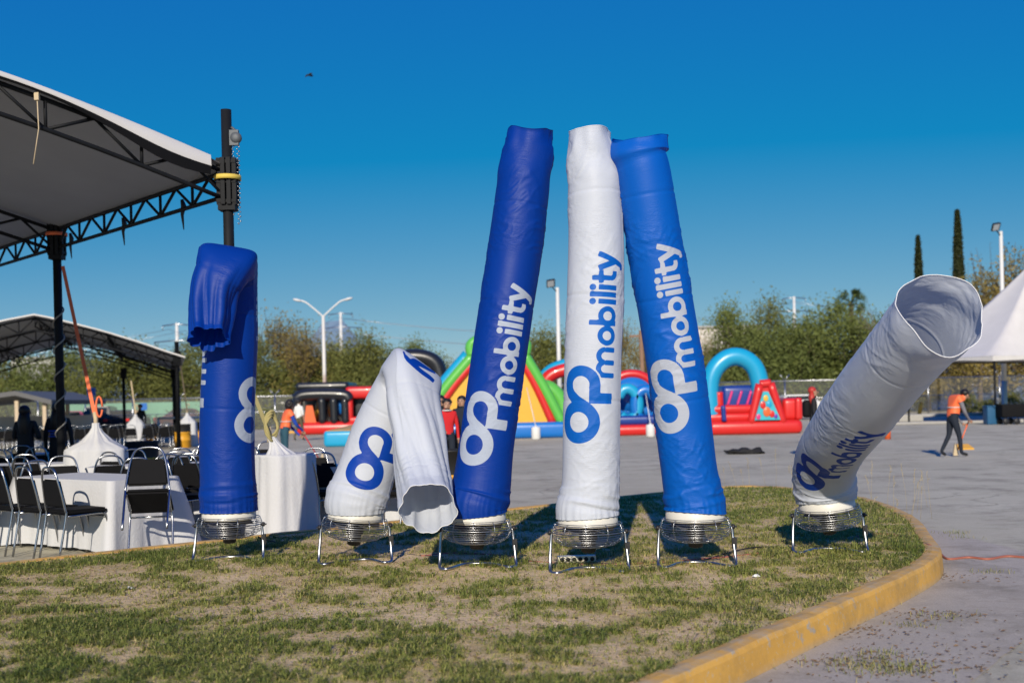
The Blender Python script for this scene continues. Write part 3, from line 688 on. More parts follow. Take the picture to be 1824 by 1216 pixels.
# 3: royal blue leaning right
t = blower('tube_dancer', 851, 1010, 'tall royal blue tube dancer leaning towards the upright white one', math.radians(3), (0, math.radians(1)), 2)
d = t.location.y; c0, ax = collar_top(t, (0, 0))
ks = [(c0 + ax * .012, .232, .232), (c0 + ax * .08, .236, .236)]
ks += px_keys(t, [(857, 868, d + .02, .228, .230), (868, 780, d + .03, R0, R0), (894, 600, d + .06, R0, R0), (918, 440, d + .1, R0, R0), (936, 300, d + .12, .205, .208), (943, 232, d + .13, .185, .196)])
fabric_tube('tube', ks, M['fab_blue'], [(math.radians(-2), .38), (math.radians(178), .38)], seed=3, wr=.8, top=.5, parent=t)
# 4: upright white
t = blower('tube_dancer', 1049, 1015, 'upright white tube dancer with bright blue lettering between the two tall blue ones', 0, (0, 0), 0)
d = t.location.y; c0, ax = collar_top(t, (0, 0))
ks = [(c0 + ax * .012, .231, .231), (c0 + ax * .08, .226, .226)]
ks += px_keys(t, [(1052, 860, d, R0, R0), (1055, 700, d, R0, R0), (1061, 520, d + .02, R0, R0), (1061, 400, d + .03, R0 - .01, R0 - .01), (1056, 310, d + .04, .20, .195), (1049, 236, d + .04, .17, .155)])
fabric_tube('tube', ks, M['fab_white'], [(math.radians(-3), .555), (math.radians(177), .555)], seed=4, wr=.7, top=.55, parent=t)
# 5: azure leaning left, with a turned cuff
t = blower('tube_dancer', 1240, 1005, 'tall bright azure blue tube dancer leaning against the white one, with a folded cuff', math.radians(-3), (0, 0), 2)
d = t.location.y; c0, ax = collar_top(t, (0, 0))
ks = [(c0 + ax * .012, .231, .231), (c0 + ax * .08, .226, .226)]
ks += px_keys(t, [(1228, 840, d - .02, R0, R0), (1213, 720, d - .05, R0, R0), (1188, 560, d - .1, R0, R0), (1165, 430, d - .14, .208, .208), (1146, 310, d - .18, .20, .204), (1140, 284, d - .19, .19, .20), (1138, 274, d - .19, .205, .228), (1137, 248, d - .19, .17, .222)])
fabric_tube('tube', ks, M['fab_azure'], [(math.radians(-6), .64), (math.radians(174), .64)], seed=5, wr=1.25, top=.12, parent=t)
# 6: white, blown over towards the camera, its open mouth facing it
tl = (math.radians(4), math.radians(-5))
t = blower('tube_dancer', 1476, 980, 'white tube dancer bent over sideways with its wide open round mouth showing', math.radians(-6), tl, 0)
d = t.location.y; c0, ax = collar_top(t, tl)
ks = [(c0 + ax * .012, .233, .233), (c0 + ax * .10, .240, .245)]
ks += px_keys(t, [(1468, 840, d - .12, .232, .245), (1480, 802, d - .40, .225, .262), (1506, 764, d - .86, .24, .258), (1550, 704, d - 1.46, .25, .255), (1603, 640, d - 1.98, .245, .25), (1650, 586, d - 2.36, .25, .256), (1675, 556, d - 2.56, .262, .268)])
fabric_tube('tube', ks, M['fab_white2'], [(math.radians(-26), .30), (math.radians(154), .30)], seed=6, wr=.7, parent=t, top=.35)

# cables and the socket strip
def ground_cable(name, pts, r, m, label, z=.16):
    mb = MB(); q = [G(x, y, z) + Vector((0, 0, (hz or 0))) for x, y, hz in pts]; mb.tube(spline(q, 6), r, 6)
    return tag(mb.build(name, m, fix=False), label, 'cable')
ground_cable('extension_cord', [(750, 990, 0), (800, 985, 0), (850, 986, 0), (905, 990, .0), (935, 998, 0), (980, 1002, 0), (1040, 1005, 0), (1110, 1004, 0), (1180, 1001, 0), (1250, 995, 0), (1310, 990, 0), (1365, 983, .0)], .009, M['orange_cable'], 'orange extension cord running along the grass between the blower stands')
c = MB(); q = [G(x, y, .16) for x, y in ((1500, 962), (1530, 955), (1570, 951), (1610, 955), (1640, 966), (1662, 974))] + [G(1676, 987, .02), G(1690, 995, .012), G(1725, 992, .012), G(1760, 995, .012), G(1795, 990, .012), G(1850, 993, .012), G(1960, 988, .012)]
c.tube(spline(q, 6), .012, 6); tag(c.build('extension_cord', M['orange_cable'], fix=False), 'orange cord dropping over the kerb end and crossing the pavement', 'cable')
ground_cable('power_cable', [(460, 975, .1), (500, 968, 0), (560, 985, 0), (640, 992, .0), (690, 985, .0), (740, 988, 0), (790, 992, 0)], .006, M['black_plastic'], 'thin black cable between the first two blower stands')
ground_cable('power_cable', [(925, 1004, 0), (1000, 1008, 0), (1060, 1002, 0), (1120, 1010, 0), (1180, 1003, 0), (1240, 1000, 0), (1300, 985, .01), (1350, 978, .02), (1405, 975, 0)], .006, M['black_plastic'], 'thin black cable lying beside the orange cord')
ground_cable('power_cable', [(1056, 972, .12), (1060, 985, .07), (1061, 1000, .01), (1063, 1018, 0)], .005, M['black_plastic'], 'short grey lead hanging from the upright white dancer blower')
ground_cable('power_cable', [(860, 985, .0), (900, 997, 0), (960, 1003, 0), (1010, 1006, 0)], .006, mat('cream_flex', (.6, .55, .42), .6), 'cream flex lying in front of the cord')
t = thing('socket_strip', 'cream power strip with dark sockets lying under the upright white dancer', 'power strip', G(1027, 1000, .165), math.radians(4))
mb = MB(); mb.box((0, 0, .025), (.30, .075, .05)); mb.build('housing', mat('cream_plastic', (.66, .62, .5), .5), t)
for k in range(6):
    mb = MB(); mb.lathe([(.017, 0), (.017, .006), (.008, .006)], seg=12, rot=Matrix.Rotation(PI / 2, 3, 'X'), c=(-.12 + .048 * k, -.037, .026)); mb.build('socket', M['black_plastic'], t)
# ================================================================== big tent at the left
def bar(parent, name, a, b, r, m, seg=8):
    mb = MB(); mb.tube([a, b], r, seg, smooth=True); return mb.build(name, m, parent, fix=False)
def truss(parent, p0, p1, depth, n, r=.022, up=Vector((0, 0, 1)), webs='parts', flip=False, curve=None):
    """top chord p0->p1 with a bottom chord below it; webs are single braces under the top chord"""
    p0, p1 = Vector(p0), Vector(p1)
    f = curve or (lambda t: p0.lerp(p1, t))
    top = [f(i / n) for i in range(n + 1)]; bot = [p - up * depth for p in top]
    mb = MB(); mb.tube(top, r, 8); tc = mb.build('top_chord', M['black_metal'], parent, fix=False)
    mb = MB(); mb.tube(bot, r, 8); mb.build('bottom_chord', M['black_metal'], parent, fix=False)
    segs = []
    for i in range(n + 1):
        if i % 2 == 0: segs.append((top[i], bot[i]))
        if i < n: segs.append((top[i], bot[i + 1]) if (i % 2 == 0) == flip else (bot[i], top[i + 1]))
    if webs == 'parts':
        for a, b in segs: bar(tc, 'brace', a, b, r * .72, M['black_metal'], 6)
    else:
        mb = MB()
        for a, b in segs: mb.tube([a, b], r * .72, 5)
        o = mb.build('brace_web', M['black_metal'], tc, fix=False)
    return tc
def winch_post(parent, p, h, head, r=.055, strap=None, detail=True):
    mb = MB(); mb.tube([p, p + Vector((0, 0, h))], r, 12); post = mb.build('post', M['black_metal'], parent, fix=False)
    mb = MB()
    for sx, sy in ((-.085, -.06), (-.03, -.09), (.035, -.09), (.09, -.06), (.09, .05), (-.085, .05)):
        mb.box(p + Vector((sx, sy, head)), (.045, .045, .52))
    for dz in (-.22, .0, .22): mb.box(p + Vector((0, 0, head + dz)), (.22, .18, .035))
    mb.box(p + Vector((0, 0, head - .29)), (.19, .17, .06)); sl = mb.build('sliding_sleeve', M['black_metal'], parent)
    if strap:
        mb = MB(); mb.lathe([(.150, 0), (.152, .0), (.152, .05), (.150, .05)], c=p + Vector((0, 0, head + .02)), seg=16, cap=False); mb.build('ratchet_strap', strap, sl)
    mb = MB(); mb.box(p + Vector((0, 0, .01)), (.3, .3, .02)); mb.build('base_plate', M['black_metal'], parent)
    return post
E0 = Vector((-3.13, 12.75, 0)); ED = Vector((-3.45, 3.8, 0)).normalized(); GD = Vector((-ED.y, ED.x, 0))  # eave and gable directions
if GD.y > 0: GD = -GD
BAY = 5.1; HALF = 5.0; ZE = 4.13; RISE = .86
tent = thing('marquee', 'large open marquee on black lattice trusses with a white roof and grey underside', 'marquee', (0, 0, 0))
def roof_z(t): return ZE + RISE * math.sin(min(1, t / HALF) * PI / 2) if t <= HALF else ZE + RISE * math.sin(max(0, (2 * HALF - t) / HALF) * PI / 2)
NB_ = 3
for i in range(NB_):
    b0 = E0 + ED * (BAY * i)
    # gable truss, both slopes
    for a, b in ((0, HALF), (HALF, 2 * HALF)):
        cv = lambda t, a=a, b=b, b0=b0: b0 + GD * (a + (b - a) * t) + Vector((0, 0, roof_z(a + (b - a) * t) - .06))
        truss(tent, cv(0), cv(1), .30, 10, .026, curve=cv, webs='parts' if i < 2 else 'joined', flip=a > 0)
    for side in (0, 2 * HALF):
        q = b0 + GD * side
        winch_post(tent, q, 4.78 if i == 0 and side == 0 else 4.35, 3.97, .06, [M['strap_y'], M['strap_o'], M['strap_o']][i])
        if i < NB_ - 1:
            e = E0 + ED * (BAY * (i + 1)) + GD * side
            truss(tent, q + Vector((0, 0, 4.09)), e + Vector((0, 0, 4.09)), .27, 12, .026, webs='parts')
    if i < NB_ - 1:
        for s_ in (2.5, 5.0, 7.5):
            a = b0 + GD * s_ + Vector((0, 0, roof_z(s_) - .08)); bar(tent, 'purlin', a, a + ED * BAY, .028, M['black_metal'])
# roof skin: white above, grey below, sagging between the trusses, with a loose hem on the open end
def roof_skin():
    mb = MB(); nu, nv = 34, 28; L = BAY * (NB_ - 1) + .5; rows = []
    for i in range(nu + 1):
        s = -.06 + (L + .06) * i / nu; row = []
        for j in range(nv + 1):
            t = -.03 + (2 * HALF + .06) * j / nv
            ph = (s % BAY) / BAY; sag = -.10 * math.sin(PI * ph) ** 2 * (1 if s > 0 else 0)
            z = roof_z(max(0, min(2 * HALF, t))) + .02 + sag * math.sin(PI * max(0, min(1, t / (2 * HALF)))) ** .5 + .02 * mnoise.noise(Vector((s * 1.5, t * 1.5, 0)))
            if t < 0: z -= .03
            row.append(E0 + ED * s + GD * t + Vector((0, 0, z)))
        rows.append(row)
    n1 = nv + 1
    vs = [p for r in rows for p in r]; k = len(vs); lo = [p - Vector((0, 0, .012)) for p in vs]
    mb.add(vs + lo, [(i * n1 + j, i * n1 + j + 1, (i + 1) * n1 + j + 1, (i + 1) * n1 + j) for i in range(nu) for j in range(nv)], 0, True)
    f2 = [(k + i * n1 + j, k + (i + 1) * n1 + j, k + (i + 1) * n1 + j + 1, k + i * n1 + j + 1) for i in range(nu) for j in range(nv)]
    for f in f2: mb.f.append(list(f)); mb.m.append(1); mb.sm.append(True)
    return mb.build('roof_skin', [M['canopy_w'], M['canopy_g']], tent, fix=False)
sk = roof_skin()
mb = MB(); vs = []; n = 60    # hem: white fabric doubled over the end truss with a dark band below it
for j in range(n + 1):
    t = .25 + (HALF * 2 - .5) * j / n; z = roof_z(max(0, min(2 * HALF, t))); wv = mnoise.noise(Vector((t * 1.3, 4, 2))) * .05; fl = math.exp(-((t - .7) / .75) ** 2)
    p = E0 - ED * .08 + GD * t
    vs += [p + ED * .05 + Vector((0, 0, z + .045)), p - ED * .02 + Vector((0, 0, z + .03 + wv * .3)), p - ED * .03 + Vector((0, 0, z - (.02 + .10 * fl) + wv * .6)), p - ED * .01 + Vector((0, 0, z - (.04 + .20 * fl) + wv))]
mb.add(vs, [(4 * i + q, 4 * i + q + 1, 4 * i + q + 5, 4 * i + q + 4) for i in range(n) for q in range(2)], 0, True)
for i in range(n): mb.f.append([4 * i + 2, 4 * i + 3, 4 * i + 7, 4 * i + 6]); mb.m.append(1); mb.sm.append(True)
mb.build('end_hem', [M['canopy_w'], M['black_vinyl']], sk, fix=False)
mb = MB(); q = E0 + Vector((.13, -.02, 0))     # chain hoist on the corner post
mb.lathe([(.02, -.04), (.06, -.03), (.065, 0), (.06, .03), (.02, .04)], c=q + Vector((-.02, 0, 4.46)), seg=14, rot=Matrix.Rotation(PI / 2, 3, 'X')); mb.box(q + Vector((-.04, .0, 4.46)), (.10, .05, .17)); mb.tube([q + Vector((-.02, 0, 4.54)), q + Vector((-.07, 0, 4.58))], .014, 6); h = mb.build('chain_hoist', mat('dull_steel', (.10, .11, .12), .6, .3), tent)
mb = MB()
mb.tube([q + Vector((.0, 0, 4.38)), q + Vector((-.03, .005, 4.38)), q + Vector((-.06, .01, 4.38))], .01, 6)
for k in range(34): mb.ball(q + Vector((.01 * (-1) ** k, 0, 4.36 - .026 * k)), .011, 6, 4)
for k in range(30): mb.ball(q + Vector((-.06 + .006 * (-1) ** k, .01, 4.36 - .026 * k)), .010, 6, 4)
mb.build('chain', M['steel'], h, fix=False)
pL = E0 + ED * BAY
mb = MB(); mb.tube([pL + Vector((.075 * math.cos(k * .55), .075 * math.sin(k * .55), .9 + .035 * k)) for k in range(60)], .012, 5); mb.build('rope', mat('grey_rope', (.28, .26, .22), .9), tent, fix=False)
for k, (tt, dz) in enumerate(((.22, -.33), (.55, -.32), (.9, -.3))):     # folded straps hanging from the eave truss
    a = E0 + ED * (BAY * tt) + Vector((0, 0, 4.09 + dz + .1)); mb = MB()
    mb.tube([a + Vector((0, 0, .08)), a + Vector((.02, 0, 0)), a + Vector((.0, 0, -.1)), a + Vector((.015, 0, -.28))], [.02, .035, .02, .006], 6); mb.build('strap_buckle', M['black_plastic'], tent, fix=False)
mb = MB(); a = E0 + GD * 2.1 - ED * .06; mb.tube([a + Vector((0, 0, roof_z(2.1) - .05)), a + Vector((.01, 0, roof_z(2.1) - .4)), a + Vector((-.05, 0, roof_z(2.1) - .75))], .006, 5); mb.box(a + Vector((0, 0, roof_z(2.1) - .08)), (.045, .04, .08)); mb.build('tie_cord', M['rope'], tent, fix=False)

# ------------------------------------------------------------------ far marquee
FROT = math.radians(17)
def far_marquee():
    t = thing('marquee', 'distant white roofed marquee over long rows of black chairs', 'marquee', (0, 0, 0))
    D0, D1 = 40.0, 56.0; xr, xl = XatD(318, 40), XatD(85, 40) * 2 - XatD(318, 40); xm = (xr + xl) / 2
    zr = 4.75; ze = 3.35
    for k in range(4):
        yy_ = D0 + (D1 - D0) * k / 3
        for a, b in ((xr, xm), (xl, xm)):
            cv = lambda s, a=a, b=b, yy_=yy_: Vector((a + (b - a) * s, yy_, ze + (zr - ze) * (.6 * s + .4 * math.sin(s * PI / 2)) - .12))
            truss(t, cv(0), cv(1), .42, 9, .03, curve=cv, webs='parts' if k == 0 else 'joined')
        for x in (xr, xl, (xr + xm) / 2 if k == 3 else xr): 
            if x == xr and k == 3: pass
            mb = MB(); mb.tube([(x, yy_, 0), (x, yy_, ze + .45 if x == xr and k == 0 else ze + .1)], .075, 8); mb.build('post', M['black_metal'], t, fix=False)
            mb = MB(); mb.box((x, yy_, ze - .15), (.28, .24, .5)); mb.build('sliding_sleeve', M['black_metal'], t)
    for x in (xr, xl):
        truss(t, (x, D0, ze), (x, D1, ze), .35, 18, .03, webs='joined')
    for x in ((xr + xm) / 2, xm, (xl + xm) / 2):
        s = abs(x - (xr if x > xm else xl)) / abs(xm - xr); z = ze + (zr - ze) * (.6 * s + .4 * math.sin(s * PI / 2)) - .1
        truss(t, (x, D0, z), (x, D1, z), .3, 16, .03, webs='joined')
    mb = MB(); nu, nv = 24, 12; vs = []
    for i in range(nu + 1):
        s = -1.06 + 2.12 * i / nu; x = xm + s * (xr - xm)
        for j in range(nv + 1):
            y = D0 - .3 + (D1 - D0 + .6) * j / nv; z = ze + (zr - ze) * (.6 * (1 - min(1, abs(s))) + .4 * math.sin((1 - min(1, abs(s))) * PI / 2)) - max(0, abs(s) - 1) * 1.5 + .03 * mnoise.noise(Vector((x, y, 0)))
            vs.append((x, y, z))
    n1 = nv + 1; k = len(vs); vs += [(a, b, c - .05) for a, b, c in vs]
    mb.add(vs, [(i * n1 + j, (i + 1) * n1 + j, (i + 1) * n1 + j + 1, i * n1 + j + 1) for i in range(nu) for j in range(nv)], 0, True)
    for i in range(nu):
        for j in range(nv): mb.f.append([k + i * n1 + j, k + i * n1 + j + 1, k + (i + 1) * n1 + j + 1, k + (i + 1) * n1 + j]); mb.m.append(1); mb.sm.append(True)
        mb.f.append([i * n1, k + i * n1, k + (i + 1) * n1, (i + 1) * n1]); mb.m.append(0); mb.sm.append(False)
    mb.build('roof_skin', [M['canopy_w'], M['canopy_g']], t, fix=False)
    R3 = Matrix.Rotation(FROT, 3, 'Z'); c_ = Vector((xr, D0, 0)); t.location = c_ - R3 @ c_; t.rotation_euler = (0, 0, FROT)
    return xr, xl, D0
FXR, FXL, FD0 = far_marquee()

# ------------------------------------------------------------------ chairs
def chair_meshes(seg=8):
    r = .0115; fr = M['chrome']; out = {}
    # back hoop runs down both sides into the rear legs
    L = [(-.20, .30, 0), (-.205, .22, .42), (-.20, .225, .50), (-.182, .25, .66), (-.155, .275, .80), (-.12, .285, .875), (-.055, .29, .905)]
    hoop = L + [(-x, y, z) for x, y, z in reversed(L)]
    mb = MB(); mb.tube(spline(hoop, 4), r, seg); out['back_frame'] = mb.mesh('back_frame', fr, False)
    for s, nm in ((-1, 'leg'), (1, 'leg2')):
        mb = MB(); mb.tube(spline([(s * .21, -.27, 0), (s * .205, -.22, .30), (s * .20, -.185, .42), (s * .19, -.12, .445), (s * .195, .215, .43)], 4), r, seg); out[nm] = mb.mesh('leg', fr, False)
    mb = MB(); mb.tube([(-.20, -.20, .40), (.20, -.20, .40)], r * .9, seg); out['stretcher'] = mb.mesh('stretcher', fr, False)
    bm = bmesh.new(); bmesh.ops.create_cube(bm, size=1)
    for v in bm.verts: v.co = Vector((v.co.x * (.41 if v.co.y > 0 else .43), v.co.y * .42 + .0, v.co.z * .055 + .468))
    bmesh.ops.bevel(bm, geom=bm.edges[:], offset=.02, segments=2, affect='EDGES'); me = bpy.data.meshes.new('seat'); bm.to_mesh(me); bm.free(); me.materials.append(M['black_vinyl']); out['seat'] = me
    bm = bmesh.new(); bmesh.ops.create_cube(bm, size=1)
    for v in bm.verts:
        z = .655 + v.co.z * .27; y = .22 + (z - .5) * .17 - .012 + v.co.y * .035
        v.co = Vector((v.co.x * (.385 if v.co.z < 0 else .315), y, z))
    bmesh.ops.bevel(bm, geom=bm.edges[:], offset=.014, segments=2, affect='EDGES'); me = bpy.data.meshes.new('backrest'); bm.to_mesh(me); bm.free(); me.materials.append(M['black_vinyl']); out['backrest'] = me
    return out
CH = chair_meshes(8); CHF = chair_meshes(5)
def chair(loc, rz, label, group, far=False, rot=None):
    ms = CHF if far else CH
    t = thing('banquet_chair', label, 'chair', loc, rz, group)
    if rot is not None: t.rotation_euler = rot
    for nm in ('back_frame', 'leg', 'leg2', 'stretcher', 'seat', 'backrest'): obj(nm.replace('2', ''), ms[nm], t)
    return t
# ------------------------------------------------------------------ tables with white cloths
def table_set(c, rz, lx, ly, label, h=.74, seed=0, drop=.70):
    t = thing('folding_table', 'folding table hidden under the ' + ' '.join(label.split()[:9]), 'table', (c[0], c[1], 0), rz, 'folding tables under white cloths')
    mb = MB(); mb.box((0, 0, h - .02), (lx - .02, ly - .02, .036)); mb.build('table_top', mat('table_board', (.4, .36, .3)), t)
    for sx in (-1, 1):
        for sy in (-1, 1): mb = MB(); mb.tube([(sx * (lx / 2 - .2), sy * (ly / 2 - .1), 0), (sx * (lx / 2 - .2), sy * (ly / 2 - .1), h - .03)], .014, 6); mb.build('leg', M['steel'], t, fix=False)
    mb = MB(); per = []; n1, n2 = 22, 12
    X, Y = lx / 2 + .006, ly / 2 + .006
    for i in range(n1): per.append((-X + 2 * X * i / n1, -Y, 0, -1))
    for i in range(n2): per.append((X, -Y + 2 * Y * i / n2, 1, 0))
    for i in range(n1): per.append((X - 2 * X * i / n1, Y, 0, 1))
    for i in range(n2): per.append((-X, Y - 2 * Y * i / n2, -1, 0))
    n = len(per); cs = [(-X, -Y), (X, -Y), (X, Y), (-X, Y)]; rows = 9; vs = []
    for r in range(rows):
        f = r / (rows - 1); z = h + .004 - f * drop
        for i, (x, y, nx, ny) in enumerate(per):
            dc = min(math.hypot(x - a, y - b) for a, b in cs); cn = math.exp(-(dc / .13) ** 2)
            cx_, cy_ = min(cs, key=lambda q: math.hypot(x - q[0], y - q[1])); ox, oy = (cx_ / abs(cx_), cy_ / abs(cy_))
            wv = .022 * math.sin(i * 1.9 + seed) + .018 * math.sin(i * .83 + 2 * seed) + .015 * mnoise.noise(Vector((i * .6, seed, f)))
            out = f * (.035 + wv * (1 - cn))
            zz = z - (cn * f * .05 if f > .5 else 0)
            vs.append((x + nx * out + ox * cn * f * .15, y + ny * out + oy * cn * f * .15, max(.012, zz)))
    fs = [(r * n + i, r * n + (i + 1) % n, (r + 1) * n + (i + 1) % n, (r + 1) * n + i) for r in range(rows - 1) for i in range(n)]
    mb.add(vs, fs, 0, True); mb.add([(-X, -Y, h + .004), (X, -Y, h + .004), (X, Y, h + .004), (-X, Y, h + .004)], [(0, 1, 2, 3)], 0, False)
    o = mb.build('tablecloth', M['white_cloth'], None, fix=True); o.location = (c[0], c[1], 0); o.rotation_euler = (0, 0, rz)
    tag(o, label, 'tablecloth', 'white cloths on the folding tables'); return t
LA = Vector((-.8, .6, 0)); SA = Vector((.6, .8, 0))
K0 = Vector((-4.02, 11.35, 0)); cT = K0 + LA * .9 + SA * .40; aT = math.atan2(.6, -.8)
table_set(cT, aT, 1.8, .80, 'white cloth on the sunlit table beside the kerb with a chair tipped against it', seed=1)
def at_table(c, lx, sy, off=.42, ang=aT):
    return c + Vector((math.cos(ang), math.sin(ang), 0)) * lx + Vector((-math.sin(ang), math.cos(ang), 0)) * sy
# the camera side of the first table is its local +y side (ang points away to the left)
GC = 'black banquet chairs round the tables'
for k, lx in enumerate((-.72, -.24, .24)):
    q = at_table(cT, lx, .66); chair((q.x, q.y, 0), aT + RNG.uniform(-.12, .12), ['first chair from the tipped one along the side of the sunlit table', 'middle chair of the row along the side of the sunlit table', 'third chair from the tipped one along the side of the sunlit table'][k], GC)
q = at_table(cT, .80, .78); chair((q.x, q.y, 0), aT + .25, 'chrome banquet chair past the end of the sunlit table, half out of the picture', GC)
q = at_table(cT, 1.25, .1); chair((q.x, q.y, 0), aT + PI * .5, 'chrome banquet chair at the far short end of the sunlit table', GC)
tc_ = chair((0, 0, 0), 0, 'black banquet chair tipped forward against the end of the sunlit table', GC)
tm = Matrix.Translation((XatD(268, 11.15, 984), 11.15, .01)) @ Matrix.Rotation(PI + math.radians(12), 4, 'Z') @ Matrix.Rotation(math.radians(34), 4, 'X') @ Matrix.Translation((0, .27, 0))
tc_.location = tm.translation; tc_.rotation_euler = tm.to_euler()
more = [((290, 905, 14.6), .15, 'white cloth on the table behind the sunlit one', 2), ((20, 905, 15.5), .1, 'white cloth on the shaded table under the marquee edge', 3), ((585, 940, 13.4), -.1, 'white cloth on the table right of the wrapped post weight', 4), ((120, 880, 19.5), .2, 'white cloth on the shaded table before the dark haired pair', 5), ((405, 880, 16.6), .1, 'white cloth on the small table beside the yellow drum', 6)]
for (px, py, d), a, lb, sd_ in more:
    x = XatD(px, d, py); table_set((x, d), a, 1.7, .78, lb, seed=sd_)
lbls = ['near', 'far']
for (px, py, d), a, lb, sd_ in more:
    x = XatD(px, d, py)
    where = lb.replace('white cloth on ', '')
    for k, (ox, oy, rz) in enumerate(((-.5, -.72, PI), (.45, -.74, PI), (-.45, .75, 0), (.5, .74, 0))):
        if sd_ == 4 and k in (0,): ox, oy = -.15, -.66
        if sd_ == 4 and k == 1: ox = .95
        q = Vector((x, d, 0)) + Matrix.Rotation(a, 3, 'Z') @ Vector((ox + RNG.uniform(-.06, .06), oy, 0))
        chair(q, a + rz + RNG.uniform(-.2, .2), 'black banquet chair on the %s side of %s' % ('kerb' if oy < 0 else 'far', where), GC)
for px, d, rz, lb in ((338, 12.7, 2.2, 'black banquet chair between the sunlit table and the doubled over blue dancer'), (306, 13.3, .4, 'black banquet chair turned away behind the tipped chair'), (352, 13.6, 2.9, 'black banquet chair half hidden behind the doubled over blue dancer'), (248, 13.0, 3.4, 'black banquet chair behind the sunlit table beside the drum'), (572, 12.75, .12, 'black banquet chair facing the table right of the wrapped weight'), (22, 12.6, 2.4, 'black banquet chair in the shade past the table end'), (75, 14.0, 2.6, 'black banquet chair behind the sunlit table near the tent post'), (110, 13.5, .3, 'black banquet chair turned away at the foot of the tent post'), (30, 14.4, 2.8, 'black banquet chair between the shaded table and the sunlit table'), (2, 13.7, 1.0, 'black banquet chair sideways at the edge of the shaded table'), (225, 14.9, 2.7, 'black banquet chair beside the knotted white cloth'), (322, 14.6, 3.3, 'black banquet chair facing the camera behind the tipped chair'), (155, 17.4, 3.1, 'black banquet chair behind the knotted white cloth'), (60, 17.0, .2, 'black banquet chair in front of the first dark haired person'), (15, 17.2, 3.0, 'black banquet chair left of the first dark haired person')):
    chair((XatD(px, d, 880), d, 0), rz, lb, GC)
# rows under the far marquee
k = 0
for r, yy_ in enumerate((FD0 + 1.0, FD0 + 2.4, FD0 + 3.8)):
    for i in range(17):
        x = FXR - .5 - i * .56 + .1 * r
        q = Vector((FXR, FD0, 0)) + Matrix.Rotation(FROT, 3, 'Z') @ Vector((x - FXR, yy_ - FD0 + RNG.uniform(-.05, .05), 0))
        chair((q.x, q.y, 0), PI + FROT + RNG.uniform(-.1, .1), 'black chair in the %s row under the distant marquee' % ('front', 'middle', 'rear')[r], 'chairs in rows under the distant marquee', True)

# ------------------------------------------------------------------ drums and wrapped weights
def drum(x, y, d, label, open_top=False, h=.88, r=.29):
    t = thing('steel_drum', label, 'drum', (XatD(x, d, y), d, 0), RNG.random() * 6, 'yellow and black drums')
    mb = MB(); rb = r + .012
    prof = [(r - .01, 0), (r, .01), (r, h * .30), (rb, h * .31), (rb, h * .34), (r, h * .35), (r, h * .62), (rb, h * .63), (rb, h * .66), (r, h * .67)]
    mb.lathe(prof, seg=28); mb.build('body', M['drum_y'], t)
    mb = MB(); mb.lathe([(r + .001, h * .67), (r + .001, h * .97), (rb, h * .98), (rb, h), (r - .03, h), (r - .03, h - .03), (.01, h - .03)], seg=28, cap=False); mb.build('rim_band', M['drum_k'], t)
    return t
drum(254, 850, 20.5, 'yellow drum with a black band standing in shade behind the tables')
drum(326, 790, 42, 'yellow drum with a black band beside a white cloth, in front of the goal')
drum(362, 780, 47, 'plain yellow drum partly behind the doubled over blue dancer')
drum(802, 930, 13.8, 'yellow drum with a black band between the folded white dancer and a blue one')
drum(268, 790, 44, 'small yellow drum among the far rows of chairs')
